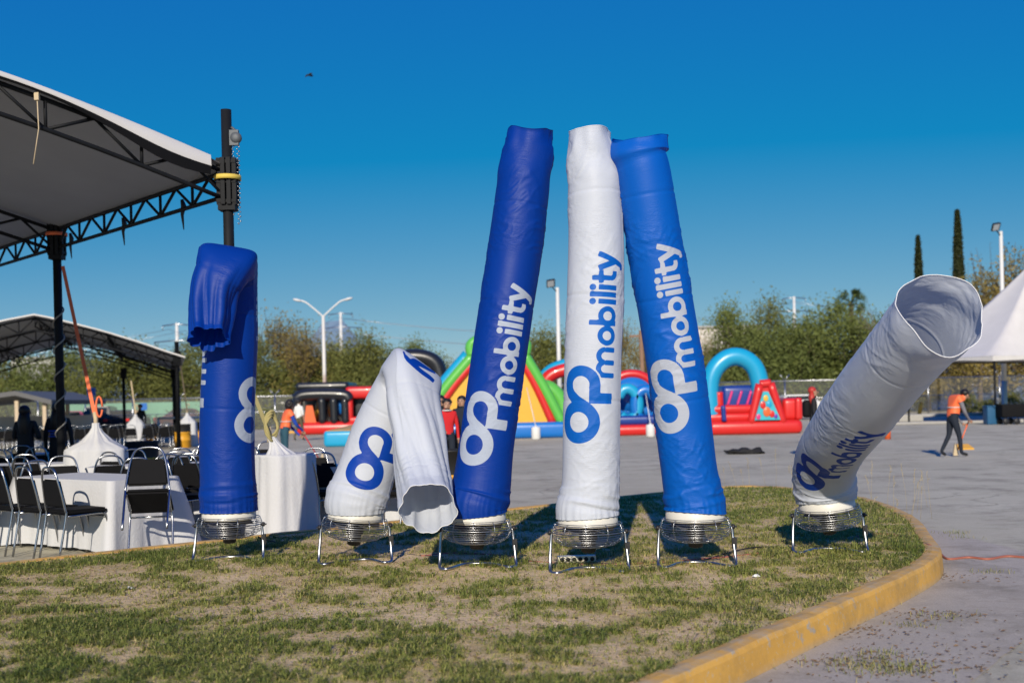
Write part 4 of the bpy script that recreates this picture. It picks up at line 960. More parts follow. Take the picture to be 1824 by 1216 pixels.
def wrapped_weight(x, d, label, strap_m, top_to, rz=.4, w=.36, coil=False, cone=1.22, ap=0.0):
    t = thing('wrapped_weight', label, 'cloth cover', (XatD(x, d, 800), d, 0), rz, 'cloth covered tent weights')
    mb = MB(); n = 64; prof = [(.045, cone + .06), (.05, cone), (.09, cone - .07), (.20, cone - .19), (.98 * w, .93), (1.0 * w, .90), (1.04 * w, .6), (1.10 * w, .3), (1.20 * w, .015)]
    vs = []
    for q, (r, z) in enumerate(prof):
        for k in range(n):
            a = 2 * PI * k / n; sq = (abs(math.cos(a)) ** 4 + abs(math.sin(a)) ** 4) ** -.25 if q > 3 else 1
            fo = 1 + (.10 * math.sin(a * 9 + q * .5) + .06 * math.sin(a * 17 + 1)) * (1.0 if q < 4 else .22 + .12 * (q - 4) / 4)
            vs.append((r * sq * fo * math.cos(a) + ap * max(0, min(1, (z - .9) / .25)) * math.cos(rz), r * sq * fo * math.sin(a) - ap * max(0, min(1, (z - .9) / .25)) * math.sin(rz), z))
    mb.add(vs, [(q * n + k, q * n + (k + 1) % n, (q + 1) * n + (k + 1) % n, (q + 1) * n + k) for q in range(len(prof) - 1) for k in range(n)] + [tuple(range(n))], 0, True)
    mb.build('cloth', M['white_cloth'], t)
    mb = MB(); loc = Vector(t.location); end = Matrix.Rotation(-rz, 3, 'Z') @ (Vector(top_to) - loc)
    ao = Vector((ap * math.cos(rz), -ap * math.sin(rz), 0)); mb.tube([ao + Vector((0, 0, cone)), ao + Vector((0, 0, cone + .12)), (ao + Vector((0, 0, cone + .14))).lerp(end, .03)], .03, 6); 
    mb.build('knot', M['rope'], t, fix=False)
    mb = MB(); a = ao + Vector((0, 0, cone + .1)); s = (end - a).normalized().cross(Vector((0, 1, 0))).normalized() * .024
    mb.add([a - s, a + s, end + s, end - s, a - s + Vector((0, .004, 0)), a + s + Vector((0, .004, 0)), end + s + Vector((0, .004, 0)), end - s + Vector((0, .004, 0))], [(0, 1, 2, 3), (7, 6, 5, 4), (0, 4, 5, 1), (2, 6, 7, 3), (1, 5, 6, 2), (0, 3, 7, 4)]); mb.build('tie_strap', strap_m, t)
    if coil:
        mb = MB(); mb.tube([ao + Vector((.0 + .07 * math.cos(k * .45), -.05 + .02 * math.sin(k * 1.3), cone + .22 + .13 * math.sin(k * .45) - .002 * k)) for k in range(44)], .016, 6); mb.build('strap_coil', strap_m, t, fix=False)
    else:
        mb = MB(); mb.tube([ao + Vector((.05 + .04 * math.cos(k * .5), -.04, cone + .28 + .14 * math.sin(k * .5))) for k in range(13)], .014, 6); mb.build('strap_loop', strap_m, t, fix=False)
    return t
wrapped_weight(172, 15.6, 'white cloth knotted round the tent weight with an orange strap rising from it', M['strap_o'], pL + Vector((.1, -.05, 3.55)), .3, .40)
wrapped_weight(503, 12.55, 'white cloth knotted round a tent weight with a coiled yellow strap', mat('olive_strap', (.34, .29, .12), .8), E0 + Vector((.05, 0, 2.1)), .75, .30, True, 1.06, -.14)
wrapped_weight(243, 41.5, 'white cloth tied over a weight among the far rows of chairs', M['rope'], Vector((XatD(232, 41), 41.2, 2.5)), .2, .30)
wrapped_weight(335, 43.5, 'white cloth tied over a weight behind the far yellow drum', M['rope'], Vector((XatD(318, 40), 40.3, 3.3)), .2, .34)
# ================================================================== inflatables
def vinyl(name, c): return mat(name, c, .34, 0, .5, var=.08, scale=1.5, bump=.12, bscale=6, coat=.15)
V = {k: vinyl('vinyl_' + k, c) for k, c in {'red': (.56, .018, .016), 'orange': (.68, .12, .03), 'yellow': (.68, .36, .03), 'green': (.10, .42, .06), 'blue': (.005, .14, .48), 'sky': (.01, .30, .52), 'navy': (.008, .035, .22), 'black': (.012, .014, .018), 'pink': (.60, .03, .18), 'purple': (.12, .03, .35)}.items()}
def Q(x, y, d): p = P(x, y, d); return p
def path(pxs, d): return [Q(x, y, d) for x, y in pxs]
def soft_box(mb, x0, x1, y0, y1, z0, z1, bulge=.0, mi=0, bev=.08):
    bm = bmesh.new(); bmesh.ops.create_cube(bm, size=1)
    for v in bm.verts: v.co = Vector(((x0 + x1) / 2 + v.co.x * (x1 - x0), (y0 + y1) / 2 + v.co.y * (y1 - y0), (z0 + z1) / 2 + v.co.z * (z1 - z0)))
    bmesh.ops.bevel(bm, geom=bm.edges[:], offset=min(bev, abs(z1 - z0) * .45, abs(x1 - x0) * .45), segments=3, affect='EDGES', profile=.6)
    bm.verts.ensure_lookup_table(); vs = [v.co.copy() for v in bm.verts]; fs = [[v.index for v in f.verts] for f in bm.faces]; bm.free()
    mb.add(vs, fs, mi, True)
def part_box(t, name, m, x0, x1, y0, y1, z0, z1, bev=.08):
    mb = MB(); soft_box(mb, x0, x1, y0, y1, z0, z1, bev=bev); return mb.build(name, m, t)
def part_tube(t, name, m, pts, r, seg=14, n=6):
    mb = MB(); mb.tube(spline(pts, n), r, seg); return mb.build(name, m, t, fix=False)
X_ = lambda x, d: XatD(x, d, 740)
# --- big slide, seen from its side: yellow wall between red and green edge tubes
D = 44.0
t = thing('inflatable_slide', 'tall yellow inflatable slide with red and green edge tubes', 'inflatable slide', (0, 0, 0))
zb = lambda y, x=900, d=D: P(x, y, d).z
apx = Q(888, 628, D); AW = 1.05; bl = Q(734, 775, D); br = Q(1012, 775, D); bl.z = br.z = .55
def edge(off, y): # slope line moved inwards by off metres
    return [Vector((bl.x + off * 1.15, y, .5)), Vector((bl.x + off * .85 + (apx.x - AW - bl.x) * .50, y, .5 + (apx.z - .5) * .53)), Vector((apx.x - AW + off * .5, y, apx.z - off * .35))]
def edge_r(off, y): return [Vector((br.x - off * 1.15, y, .5)), Vector((br.x - off * .85 - (br.x - apx.x - AW) * .50, y, .5 + (apx.z - .5) * .53)), Vector((apx.x + AW - off * .5, y, apx.z - off * .35))]
for y, nm in ((D, 'front'), (D + 3.4, 'rear')):
    part_tube(t, 'edge_tube', V['green'], edge(.16, y), .20); part_tube(t, 'edge_tube', V['green'], edge_r(.16, y), .20)
    part_tube(t, 'inner_tube', V['red'], edge(.48, y + .02), .16); part_tube(t, 'inner_tube', V['red'], edge_r(.48, y + .02), .16)
    mb = MB(); L_ = spline(edge(.5, y), 6); R_l = spline(edge_r(.5, y), 6); vs = L_ + R_l; n = len(L_)
    off = Vector((0, .14, 0)); vs = [p + Vector((0, .06, 0)) for p in vs] + [p + off for p in vs]
    mb.add(vs, [(i, i + 1, n + i + 1, n + i) for i in range(n - 1)] + [(2 * n + i, 3 * n + i, 3 * n + i + 1, 2 * n + i + 1) for i in range(n - 1)], 0, False); mb.build('side_wall', V['yellow'], t)
mb = MB(); L_ = spline(edge(.1, 0), 8)
mb.add([Vector((p.x, D, p.z)) for p in L_] + [Vector((p.x, D + 3.4, p.z)) for p in L_], [(i, i + 1, len(L_) + i + 1, len(L_) + i) for i in range(len(L_) - 1)], 0, True); mb.build('slide_bed', V['blue'], t)
mb = MB(); L_ = spline(edge_r(.1, 0), 8)
mb.add([Vector((p.x, D, p.z)) for p in L_] + [Vector((p.x, D + 3.4, p.z)) for p in L_], [(i, i + 1, len(L_) + i + 1, len(L_) + i) for i in range(len(L_) - 1)], 0, True); mb.build('climbing_wall', V['yellow'], t)
part_box(t, 'base', V['blue'], bl.x - .1, br.x + .3, D - .35, D + 3.7, .0, .62, .2)
for y in (D, D + 3.4):
    p0 = apx + Vector((-AW, 0, -.1)); part_tube(t, 'top_arch', V['green'], [Vector((p0.x, y, p0.z)), Vector((p0.x + .05, y, p0.z + .5)), Vector((apx.x, y, p0.z + .8)), Vector((p0.x + 2 * AW - .05, y, p0.z + .5)), Vector((p0.x + 2 * AW, y, p0.z))], .20)
part_box(t, 'top_panel', V['red'], apx.x - AW + .1, apx.x + AW - .1, D + .1, D + 3.3, apx.z - .1, apx.z + .55, .15)
part_tube(t, 'outer_edge', V['sky'], [p + Vector((-.28, .5, .05)) for p in edge(.28, D)], .26)
# --- obstacle course: green arch, red arch, blue tunnel
t = thing('obstacle_course', 'long red and blue inflatable obstacle course with arches and blue crawl tubes', 'inflatable', (0, 0, 0))
d = 44.6
part_tube(t, 'arch', V['green'], path([(945, 695), (975, 690), (998, 712), (1004, 745), (1000, 775)], d), .30)
part_tube(t, 'arch', V['green'], path([(1000, 720), (994, 745), (992, 775)], d + .7), .26)
part_tube(t, 'inner_arch', V['navy'], path([(955, 712), (978, 712), (990, 735), (990, 772)], d + .5), .30)
part_tube(t, 'yellow_flap', V['yellow'], path([(955, 722), (980, 730)], d + .9), .28)
part_tube(t, 'arch', V['red'], path([(966, 740), (968, 690), (985, 666), (1030, 656), (1075, 668), (1092, 700), (1094, 740)], d + 2), .27)
part_tube(t, 'arch', V['sky'], path([(962, 740), (963, 690), (982, 660), (1030, 648), (1080, 662), (1098, 700), (1100, 740)], d + 2.5), .27)
x0, x1 = X_(1006, d), X_(1262, d)
part_box(t, 'base', V['red'], x0, x1, d - .3, d + 3, 0, .42, .2)
part_box(t, 'floor', V['navy'], x0 + .05, x1 - .05, d - .1, d + 2.9, .40, .78, .15)
for k, (xc, yc, s) in enumerate(((1118, 720, 1), (1150, 722, -1), (1075, 722, 1), (1195, 722, -1), (1232, 722, 1))):
    c = Q(xc, yc, d + .3); part_tube(t, 'crawl_tube', V['sky'] if k % 2 == 0 else V['blue'], [c + Vector((s * .42 * math.cos(a), 0, .62 * math.sin(a))) for a in [2.6 - i * .62 for i in range(9)]], .22)
part_box(t, 'back_wall', V['blue'], X_(1060, d), X_(1262, d), d + 1.2, d + 1.7, .7, 2.35, .25)
c = Q(1125, 702, d + 1.4); mb = MB(); mb.ball(c, .95, 20, 12, sz=(1, .5, .8)); mb.build('dome', V['blue'], t)
part_tube(t, 'dome_ridge', V['red'], [c + Vector((.95 * math.cos(a), -.1, .82 * math.sin(a))) for a in [2.4 - .25 * i for i in range(8)]], .18)
# --- right end: blue arch over a stepped red wall with a picture panel
d = 43.0
t = thing('inflatable_arch', 'blue inflatable arch on a red stepped base with a balloon picture panel', 'inflatable', (0, 0, 0))
part_tube(t, 'arch', V['sky'], path([(1268, 745), (1264, 690), (1272, 660), (1290, 641), (1310, 635), (1330, 641), (1346, 658), (1354, 690), (1356, 745)], d), .34, 18)
x0, x1 = X_(1258, d), X_(1424, d)
part_box(t, 'base', V['red'], x0, x1, d - .55, d + 2.6, 0, .52, .22)
z_ = lambda y, x: P(x, y, d).z
part_box(t, 'wall_tier', V['red'], X_(1258, d), X_(1350, d), d - .35, d - .0, .48, .82, .16); part_box(t, 'wall_tier', V['red'], X_(1260, d), X_(1345, d), d - .33, d, .80, 1.12, .15)
part_box(t, 'slope', V['navy'], X_(1288, d), X_(1350, d), d + .05, d + 2.2, .8, 1.85, .2)
for k in range(3): part_tube(t, 'slope_rib', V['pink'], path([(1296 + 17 * k, 722), (1304 + 17 * k, 696)], d), .05, 8)
part_tube(t, 'post_cushion', V['red'], path([(1281, 724), (1280, 698)], d - .1), .16)
part_tube(t, 'post_cushion', V['navy'], path([(1290, 750), (1288, 722)], d - .5), .09)
poly = [(1337, 757), (1353, 684), (1372, 682), (1396, 757)]
mb = MB(); mb.prism([(p.x, p.z) for p in path(poly, d)], d - .42, d + .4, 'y'); mb.build('end_wedge', V['red'], t)
for a, b in ((0, 1), (1, 2), (2, 3)): part_tube(t, 'wedge_roll', V['red'], path([poly[a], poly[b]], d - .38), .16)
pp = path([(1344, 748), (1359, 697), (1368, 697), (1390, 747)], d - .56)
mb = MB(); mb.prism([(p.x, p.z) for p in pp], d - .60, d - .5, 'y'); pn = mb.build('picture_panel', mat('turquoise_print', (.03, .38, .46), .5, var=.3, scale=3), t)
for (x, y, r, c) in ((1364, 709, .11, 'yellow'), (1359, 721, .13, 'red'), (1370, 720, .11, 'sky'), (1366, 733, .17, 'orange'), (1375, 737, .12, 'red'), (1351, 742, .10, 'pink'), (1382, 741, .08, 'purple')):
    mb = MB(); mb.ball(Q(x, y, d - .62), r, 14, 8, sz=(.85, .18, 1.1)); mb.build('balloon_print', V[c], pn)
part_box(t, 'low_wall', V['red'], X_(1392, d), X_(1424, d), d - .3, d + .1, .5, 1.32, .18)
part_box(t, 'low_wall', V['red'], X_(1412, d), X_(1425, d), d - .45, d + 2.4, .5, 1.34, .16)
# --- black, orange and red obstacle house
d = 57.0
t = thing('inflatable_house', 'black and red inflatable obstacle house with an orange end and dark openings', 'inflatable', (0, 0, 0))
part_box(t, 'base', V['red'], X_(528, d), X_(706, d), d - .5, d + 4, 0, .62, .28)
part_tube(t, 'top_roll', V['black'], path([(527, 712), (540, 704), (580, 702), (615, 704), (622, 712)], d - .2), .30)
for x in (532, 575, 596, 616): part_tube(t, 'column', V['black'], path([(x, 754), (x - 2, 708)], d - .25), .20 if x != 532 else .26)
part_box(t, 'roof', V['black'], X_(527, d), X_(622, d), d, d + 3.6, 2.2, 2.6, .2)
part_box(t, 'back_wall', V['black'], X_(530, d), X_(622, d), d + 2.0, d + 2.4, .5, 2.3, .1)
mb = MB(); q = path([(543, 756), (547, 722), (558, 722), (566, 756)], d); mb.prism([(p.x, p.z) for p in q], d - .25, d + .4, 'y'); mb.build('orange_ramp', V['orange'], t)
for x, y in ((567, 730), (590, 728)): mb = MB(); mb.ball(Q(x, y, d + .9), .28, 12, 8, sz=(.6, .5, 1.6)); mb.build('punch_cushion', V['yellow'], t)
mb = MB(); mb.ball(Q(604, 722, d + .2), .38, 12, 8, sz=(.7, .5, 1.3)); mb.build('punch_cushion', V['blue'], t)
xa, xb, xc, xd = X_(617, d), X_(630, d), X_(668, d), X_(690, d)
part_box(t, 'red_wall', V['red'], xa, xd, d - .3, d + .2, 1.75, 2.35, .2); part_box(t, 'red_wall', V['red'], xa, xb, d - .3, d + .2, .5, 1.9, .15); part_box(t, 'red_wall', V['red'], xc, xd, d - .3, d + .2, .5, 1.9, .15); part_box(t, 'red_wall', V['red'], xa, xd, d - .3, d + .2, .45, .85, .15)
part_box(t, 'dark_room', V['black'], xa + .1, xd - .1, d + .4, d + 3, .5, 2.0, .1)
# --- black arch behind the folded white dancer
d = 50.0
t = thing('inflatable_gate', 'big black inflatable arch behind the folded white dancer', 'inflatable', (0, 0, 0))
part_tube(t, 'arch', V['black'], [Q(692, 770, d)] + path([(690, 705), (694, 658), (712, 640), (740, 635), (768, 641), (782, 660), (786, 705), (786, 768)], d), .34, 16)
part_tube(t, 'inner_roll', V['navy'], path([(700, 705), (703, 664), (720, 653), (742, 650), (762, 654), (774, 668), (776, 705)], d + .5), .26, 14)
for x in (692, 786): part_box(t, 'foot', V['black'], X_(x, d) - .5, X_(x, d) + .5, d - .6, d + .6, 0, .4, .15)
# --- landing mat
d = 39.4
t = thing('landing_mat', 'blue inflatable landing mat with a yellow top', 'inflatable', (0, 0, 0))
part_box(t, 'side_roll', V['sky'], X_(575, d), X_(770, d), d, d + 3.6, 0, .56, .14)
mb = MB(); a = X_(580, d); b = X_(768, d)
mb.add([(a, d + .05, .565), (b, d + .05, .565), (b, d + 3.5, 1.0), (a + .5, d + 3.5, .72), (a, d + .05, .55), (b, d + .05, .55), (b, d + 3.5, .5), (a + .5, d + 3.5, .5)], [(0, 1, 2, 3), (0, 4, 5, 1), (1, 5, 6, 2), (3, 2, 6, 7), (0, 3, 7, 4)]); mb.build('top_pad', V['yellow'], t)
# water barrel weights with guy straps
for x, d, tx, ty in ((954, 42.6, 938, 690), (1158, 42.5, 1150, 700)):
    t = thing('water_weight', 'white plastic water weight with a guy strap %s' % ('beside the yellow slide' if x < 1000 else 'beside the blue crawl tubes'), 'weight', (X_(x, d), d, 0))
    mb = MB(); mb.lathe([(.15, 0), (.17, .03), (.17, .40), (.15, .45), (.05, .47), (.05, .50)], seg=18); mb.build('jug', M['white_paint'], t)
    mb = MB(); e = Q(tx, ty, d + .9) - t.location; mb.tube([(0, 0, .48), e], .018, 5); mb.build('guy_strap', M['white_paint'], t, fix=False)
# ================================================================== far marquee surroundings, fence, poles, trees
M['leaf'] = None
def leaf_mat(name, c0, c1, tr=.25):
    m, n, b = new_mat(name); N = n.nodes; L = n.links
    at = N.new('ShaderNodeAttribute'); at.attribute_name = 'tone'
    q = N.new('ShaderNodeMix'); q.data_type = 'RGBA'; q.inputs[6].default_value = (*c0, 1); q.inputs[7].default_value = (*c1, 1); L.new(at.outputs['Fac'], q.inputs[0])
    L.new(q.outputs[2], b.inputs['Base Color']); b.inputs['Roughness'].default_value = .65; b.inputs['Specular IOR Level'].default_value = .2
    t = N.new('ShaderNodeBsdfTranslucent'); L.new(q.outputs[2], t.inputs['Color']); ms = N.new('ShaderNodeMixShader'); ms.inputs[0].default_value = tr
    L.new(b.outputs[0], ms.inputs[1]); L.new(t.outputs[0], ms.inputs[2]); L.new(ms.outputs[0], N['Material Output'].inputs['Surface']); return m
LM = {'olive': leaf_mat('mesquite_leaves', (.085, .10, .026), (.23, .235, .062)), 'dark': leaf_mat('dark_evergreen_leaves', (.07, .095, .025), (.20, .23, .06)), 'gold': leaf_mat('yellowing_leaves', (.15, .125, .03), (.32, .24, .07)), 'cyp': leaf_mat('cypress_leaves', (.022, .032, .012), (.06, .068, .025)), 'palm': leaf_mat('palm_leaves', (.05, .075, .02), (.10, .13, .04))}
M['bark'] = mat('grey_brown_bark', (.10, .075, .055), .9, var=.3, scale=4, bump=.5, bscale=12)
M['twig'] = mat('grey_twigs', (.16, .13, .10), .9, var=.2)
RT = np.random.RandomState(21)
def leaf_mesh(name, C, size, tone, m, asp=.55):
    n = len(C); a = RT.normal(size=(n, 3)); a /= np.linalg.norm(a, axis=1)[:, None]; b = RT.normal(size=(n, 3)); b -= a * (a * b).sum(1)[:, None]; b /= np.linalg.norm(b, axis=1)[:, None]
    s = (size * (.6 + .8 * RT.rand(n)))[:, None] if np.ndim(size) else size * (.6 + .8 * RT.rand(n))[:, None]
    V_ = np.stack([C - a * s, C + b * s * asp, C + a * s, C - b * s * asp], 1).reshape(-1, 3)
    me = bpy.data.meshes.new(name); me.vertices.add(4 * n); me.vertices.foreach_set('co', V_.ravel()); me.loops.add(4 * n); me.loops.foreach_set('vertex_index', np.arange(4 * n, dtype=np.int32))
    me.polygons.add(n); me.polygons.foreach_set('loop_start', (np.arange(n) * 4).astype(np.int32)); me.polygons.foreach_set('loop_total', np.full(n, 4, np.int32)); me.update(calc_edges=True)
    at = me.attributes.new('tone', 'FLOAT', 'POINT'); at.data.foreach_set('value', np.repeat(tone, 4).astype(np.float32)); me.materials.append(m); return me
def tree_mesh(seed, h, rad, ncl, per, m, base=.25, leaf=.16, twiggy=0.0):
    r = random.Random(seed); cl = []
    tr = MB(); top = Vector((r.uniform(-.3, .3), r.uniform(-.3, .3), h * .55))
    trunk = spline([(0, 0, -.1), (r.uniform(-.15, .15), r.uniform(-.1, .1), h * .22), top], 5); tr.tube(trunk, [.17 * (1 - .5 * i / (len(trunk) - 1)) * h / 6 for i in range(len(trunk))], 8)
    for i in range(ncl):
        z = base + (1 - base) * r.random() ** .85; a = r.random() * 2 * PI
        env = math.sin(PI * min(1, max(.12, (z - base * .6) / (1.02 - base * .6))) ** .75) ** .6
        rr = rad * env * (.30 + .78 * r.random() ** .6) * (1 + .3 * math.sin(a * 3 + seed))
        c = Vector((rr * math.cos(a), rr * math.sin(a), z * h * (.93 + .13 * math.sin(a * 2 + seed)))); cl.append(c)
        if i % 2 == 0:
            s = trunk[min(len(trunk) - 1, int(len(trunk) * (.35 + .6 * z)))]; mid = s.lerp(c, .5) + Vector((0, 0, -.12 * h * .3)); tr.tube(spline([s, mid, c], 3), [.045 * h / 6 * (1 - k / 7) + .008 for k in range(7)], 5)
    C = []; T_ = []
    for c in cl:
        tone = r.random(); cr = rad * (.13 + .15 * r.random())
        g = RT.normal(size=(per, 3)) * np.array([cr, cr, cr * .75]); C.append(np.array(c) + g); T_.append(np.clip(tone * .6 + .4 * RT.rand(per), 0, 1))
    if twiggy:
        for i in range(int(40 * twiggy)):
            a = r.random() * 2 * PI; q = Vector((rad * .6 * r.random() * math.cos(a), rad * .6 * r.random() * math.sin(a), h * r.uniform(.5, .85))); e = q + Vector((r.gauss(0, .35), r.gauss(0, .35), h * r.uniform(.15, .33)))
            tr.tube(spline([q, q.lerp(e, .5) + Vector((r.gauss(0, .1), 0, 0)), e], 3), [.022, .02, .018, .015, .012, .01, .008], 4)
            nn = 14; tt = RT.rand(nn)[:, None]; C.append(np.array(q) * (1 - tt) + np.array(e) * tt + RT.normal(size=(nn, 3)) * .10); T_.append(RT.rand(nn))
    C = np.concatenate(C); T_ = np.concatenate(T_); C[:, 2] = np.maximum(C[:, 2], .12)
    return tr.mesh('trunk', M['bark'], False), leaf_mesh('crown', C, leaf, T_, m)
TV = {'a': tree_mesh(1, 6.5, 3.2, 52, 230, LM['olive'], .16, .10, .6), 'b': tree_mesh(2, 7.0, 3.4, 58, 240, LM['olive'], .14, .10, .2), 'c': tree_mesh(3, 7.5, 3.6, 60, 260, LM['dark'], .10, .11, .5), 'd': tree_mesh(4, 8.0, 3.0, 50, 130, LM['gold'], .18, .09, 1.6), 'e': tree_mesh(5, 6.8, 3.0, 34, 80, LM['gold'], .22, .08, 3.0), 's': tree_mesh(6, 2.6, 1.7, 30, 90, LM['olive'], .08, .10, .4)}
TH = {'a': 6.5, 'b': 7.0, 'c': 7.5, 'd': 8.0, 'e': 6.8, 's': 2.6}
def tree(x, d, ytop, kind, label, sx=1.0, group='trees beyond the fence', name='tree'):
    z = P(x, ytop, d).z; s = z / TH[kind] * .97
    label = label + ' ' + [w_ for lim, w_ in ((120, 'behind the open pavilion'), (330, 'behind the distant marquee'), (470, 'behind the doubled over blue dancer'), (572, 'left of the double street lamp'), (700, 'right of the double street lamp'), (830, 'behind the folded white dancer'), (950, 'behind the tall royal blue dancer'), (1040, 'beside the white floodlight pole'), (1180, 'behind the upright white dancer'), (1280, 'behind the azure dancer'), (1400, 'behind the blue inflatable arch'), (1500, 'above the parked white car'), (1615, 'near the palm'), (1722, 'under the cypresses'), (9999, 'behind the pointed tent')) if x < lim][0]
    t = thing(name, label, 'tree' if kind != 's' else 'shrub', (XatD(x, d, 700), d, 0), RNG.random() * 6.28, group); t.scale = (s * sx, s * sx, s)
    obj('trunk', TV[kind][0], t); obj('crown', TV[kind][1], t); return t
LB = {'a': 'olive green mesquite tree', 'b': 'dense olive green tree', 'c': 'dark evergreen tree', 'd': 'loose yellowing tree with thin branches', 'e': 'sparse twiggy tree'}
for x, d, y, k, sx in ((20, 92, 640, 'b', 1.2), (105, 86, 632, 'c', 1.1), (175, 84, 640, 'b', 1.1), (245, 86, 620, 'a', 1.15), (300, 88, 642, 'a', 1.1), (350, 84, 618, 'b', 1.0), (418, 88, 628, 'a', 1.1), (458, 84, 618, 'b', 1.0), (505, 88, 572, 'e', 1.0), (540, 84, 590, 'e', .9), (560, 86, 625, 'a', 1.05), (604, 88, 612, 'a', .9), (645, 84, 598, 'a', .8), (690, 88, 630, 'b', 1.0), (735, 86, 618, 'c', .9), (775, 88, 640, 'b', 1.0),
                       (830, 92, 655, 'c', 1.1), (900, 92, 650, 'b', 1.1), (968, 84, 592, 'a', .75), (1005, 88, 612, 'b', .8), (1060, 90, 622, 'b', .9), (1112, 86, 578, 'd', .6), (1150, 88, 610, 'd', .8), (1200, 92, 632, 'b', .9),
                       (1262, 100, 608, 'e', .7), (1300, 80, 556, 'c', .65), (1345, 78, 588, 'c', .95), (1372, 82, 552, 'b', .7), (1425, 78, 582, 'c', 1.05), (1475, 80, 552, 'c', .85), (1525, 78, 574, 'c', 1.0), (1560, 82, 580, 'b', .9), (1600, 84, 610, 'b', 1.0), (1655, 82, 590, 'd', .9), (1705, 86, 570, 'd', .9), (1745, 78, 500, 'd', .8), (1790, 80, 462, 'd', .9), (1850, 78, 470, 'd', .9), (1640, 88, 640, 'c', 1.0), (1900, 84, 520, 'b', 1.0), (-60, 90, 625, 'b', 1.2)):
    tree(x, d, y, k, LB[k], sx)
for x, d, y in ((652, 74, 683), (690, 75, 690), (470, 74, 700), (380, 74, 702), (1265, 76, 668), (1400, 75, 688), (1500, 75, 695), (1760, 66, 712), (1725, 68, 705), (1800, 64, 700), (1560, 74, 690)): tree(x, d, y, 's', 'low bushy shrub at the fence', 1.1, 'shrubs along the fence', 'shrub')
# bare tree behind the bent white dancer
def bare_tree(x, d, ytop, label):
    t = thing('bare_tree', label, 'tree', (XatD(x, d, 700), d, 0)); mb = MB(); h = P(x, ytop, d).z; r = random.Random(x)
    def br(p, dr, L, rad, lv):
        e = p + dr * L; m_ = p.lerp(e, .5) + Vector((r.gauss(0, .06), r.gauss(0, .06), r.gauss(0, .04))) * L
        mb.tube([p, m_, e], [rad, rad * .8, rad * .6], 5)
        if lv:
            for _ in range(r.choice((2, 3, 3))): br(e if r.random() < .7 else m_, (dr + Vector((r.gauss(0, .5), r.gauss(0, .5), r.gauss(.1, .3)))).normalized(), L * r.uniform(.55, .8), rad * .58, lv - 1)
    br(Vector((0, 0, 0)), Vector((0, 0, 1)), h * .32, .11, 5); mb.build('trunk', M['twig'], t, fix=False)
bare_tree(1570, 72, 520, 'leafless twisting tree between the palm and the bent white dancer'); bare_tree(1345, 90, 575, 'leafless twigs standing among the dark evergreens')
# cypresses
def cypress(x, d, ytop, wpx, label):
    h = P(x, ytop, d).z; rad = wpx * d / FPX / 2; n = 9000; z = RT.rand(n) ** .8; a = RT.rand(n) * 2 * PI
    rr = rad * np.clip(1.02 - z, 0, 1) ** .55 * (.72 + .32 * RT.rand(n)) * (1 + .10 * np.sin(a * 4 + z * 25)); C = np.stack([rr * np.cos(a), rr * np.sin(a), z * h], 1)
    t = thing('cypress_tree', label, 'tree', (XatD(x, d, 700), d, 0), 0, 'cypresses'); obj('crown', leaf_mesh('crown', C, .16, RT.rand(n), LM['cyp'], .3), t)
    mb = MB(); mb.tube([(0, 0, 0), (0, 0, h * .5), (0, 0, h * .94)], [.2, .14, .03], 8); mb.build('trunk', M['bark'], t, fix=False)
cypress(1641, 95, 420, 27, 'slim dark cypress, the shorter of the pair behind the bent white dancer'); cypress(1712, 92, 374, 33, 'tall dark cypress, the higher of the pair behind the bent white dancer')
# palm
t = thing('palm_tree', 'fan palm with a round green head above the evergreens', 'tree', (XatD(1519, 88, 700), 88, 0)); h = P(1519, 540, 88).z
mb = MB(); mb.tube(spline([(0, 0, 0), (.1, 0, h * .5), (0, 0, h)], 5), .19, 8); mb.build('trunk', M['bark'], t, fix=False)
for k in range(44):
    a = RNG.random() * 2 * PI; el = RNG.uniform(-.6, 1.35); dr = Vector((math.cos(a) * math.cos(el), math.sin(a) * math.cos(el), math.sin(el))); L = RNG.uniform(.85, 1.25); e = Vector((0, 0, h)) + dr * L * .75
    mb = MB(); mb.tube([(0, 0, h), e], .02, 4); sd_ = dr.orthogonal().normalized(); up = dr.cross(sd_)
    for q in range(9):
        f = (q - 4) / 4 * 1.15; v = (dr * math.cos(f) + sd_ * math.sin(f)).normalized(); w_ = (sd_ * math.cos(f) - dr * math.sin(f)) * .035; e2 = e + v * .62 + Vector((0, 0, -.10 - .12 * abs(f)))
        mb.add([e, e + v * .32 + w_, e2, e + v * .32 - w_], [(0, 1, 2, 3)])
    o = mb.build('frond', LM['palm'], t, fix=False)
# distant hills
mb = MB(); n = 90; vs = []
for i in range(n + 1):
    x = -4200 + 8400 * i / n; z = 40 + 150 * fbm(np.array([i * .17 + 3]), np.array([2.2]), 4)[0]
    z += 330 * math.exp(-((x + 880) / 190) ** 2)
    vs += [(x, 5200, -5), (x, 5350, z * .62), (x, 5700, z)]
mb.add(vs, [(3 * i + q, 3 * i + 3 + q, 3 * i + 4 + q, 3 * i + 1 + q) for i in range(n) for q in (0, 1)], 0, True)
o = mb.build('hills', mat('haze_tinted_rock', (.16, .24, .32), .9, var=.2, scale=.004)); o['kind'] = 'structure'  # blue of the distant haze is painted into the hill colour
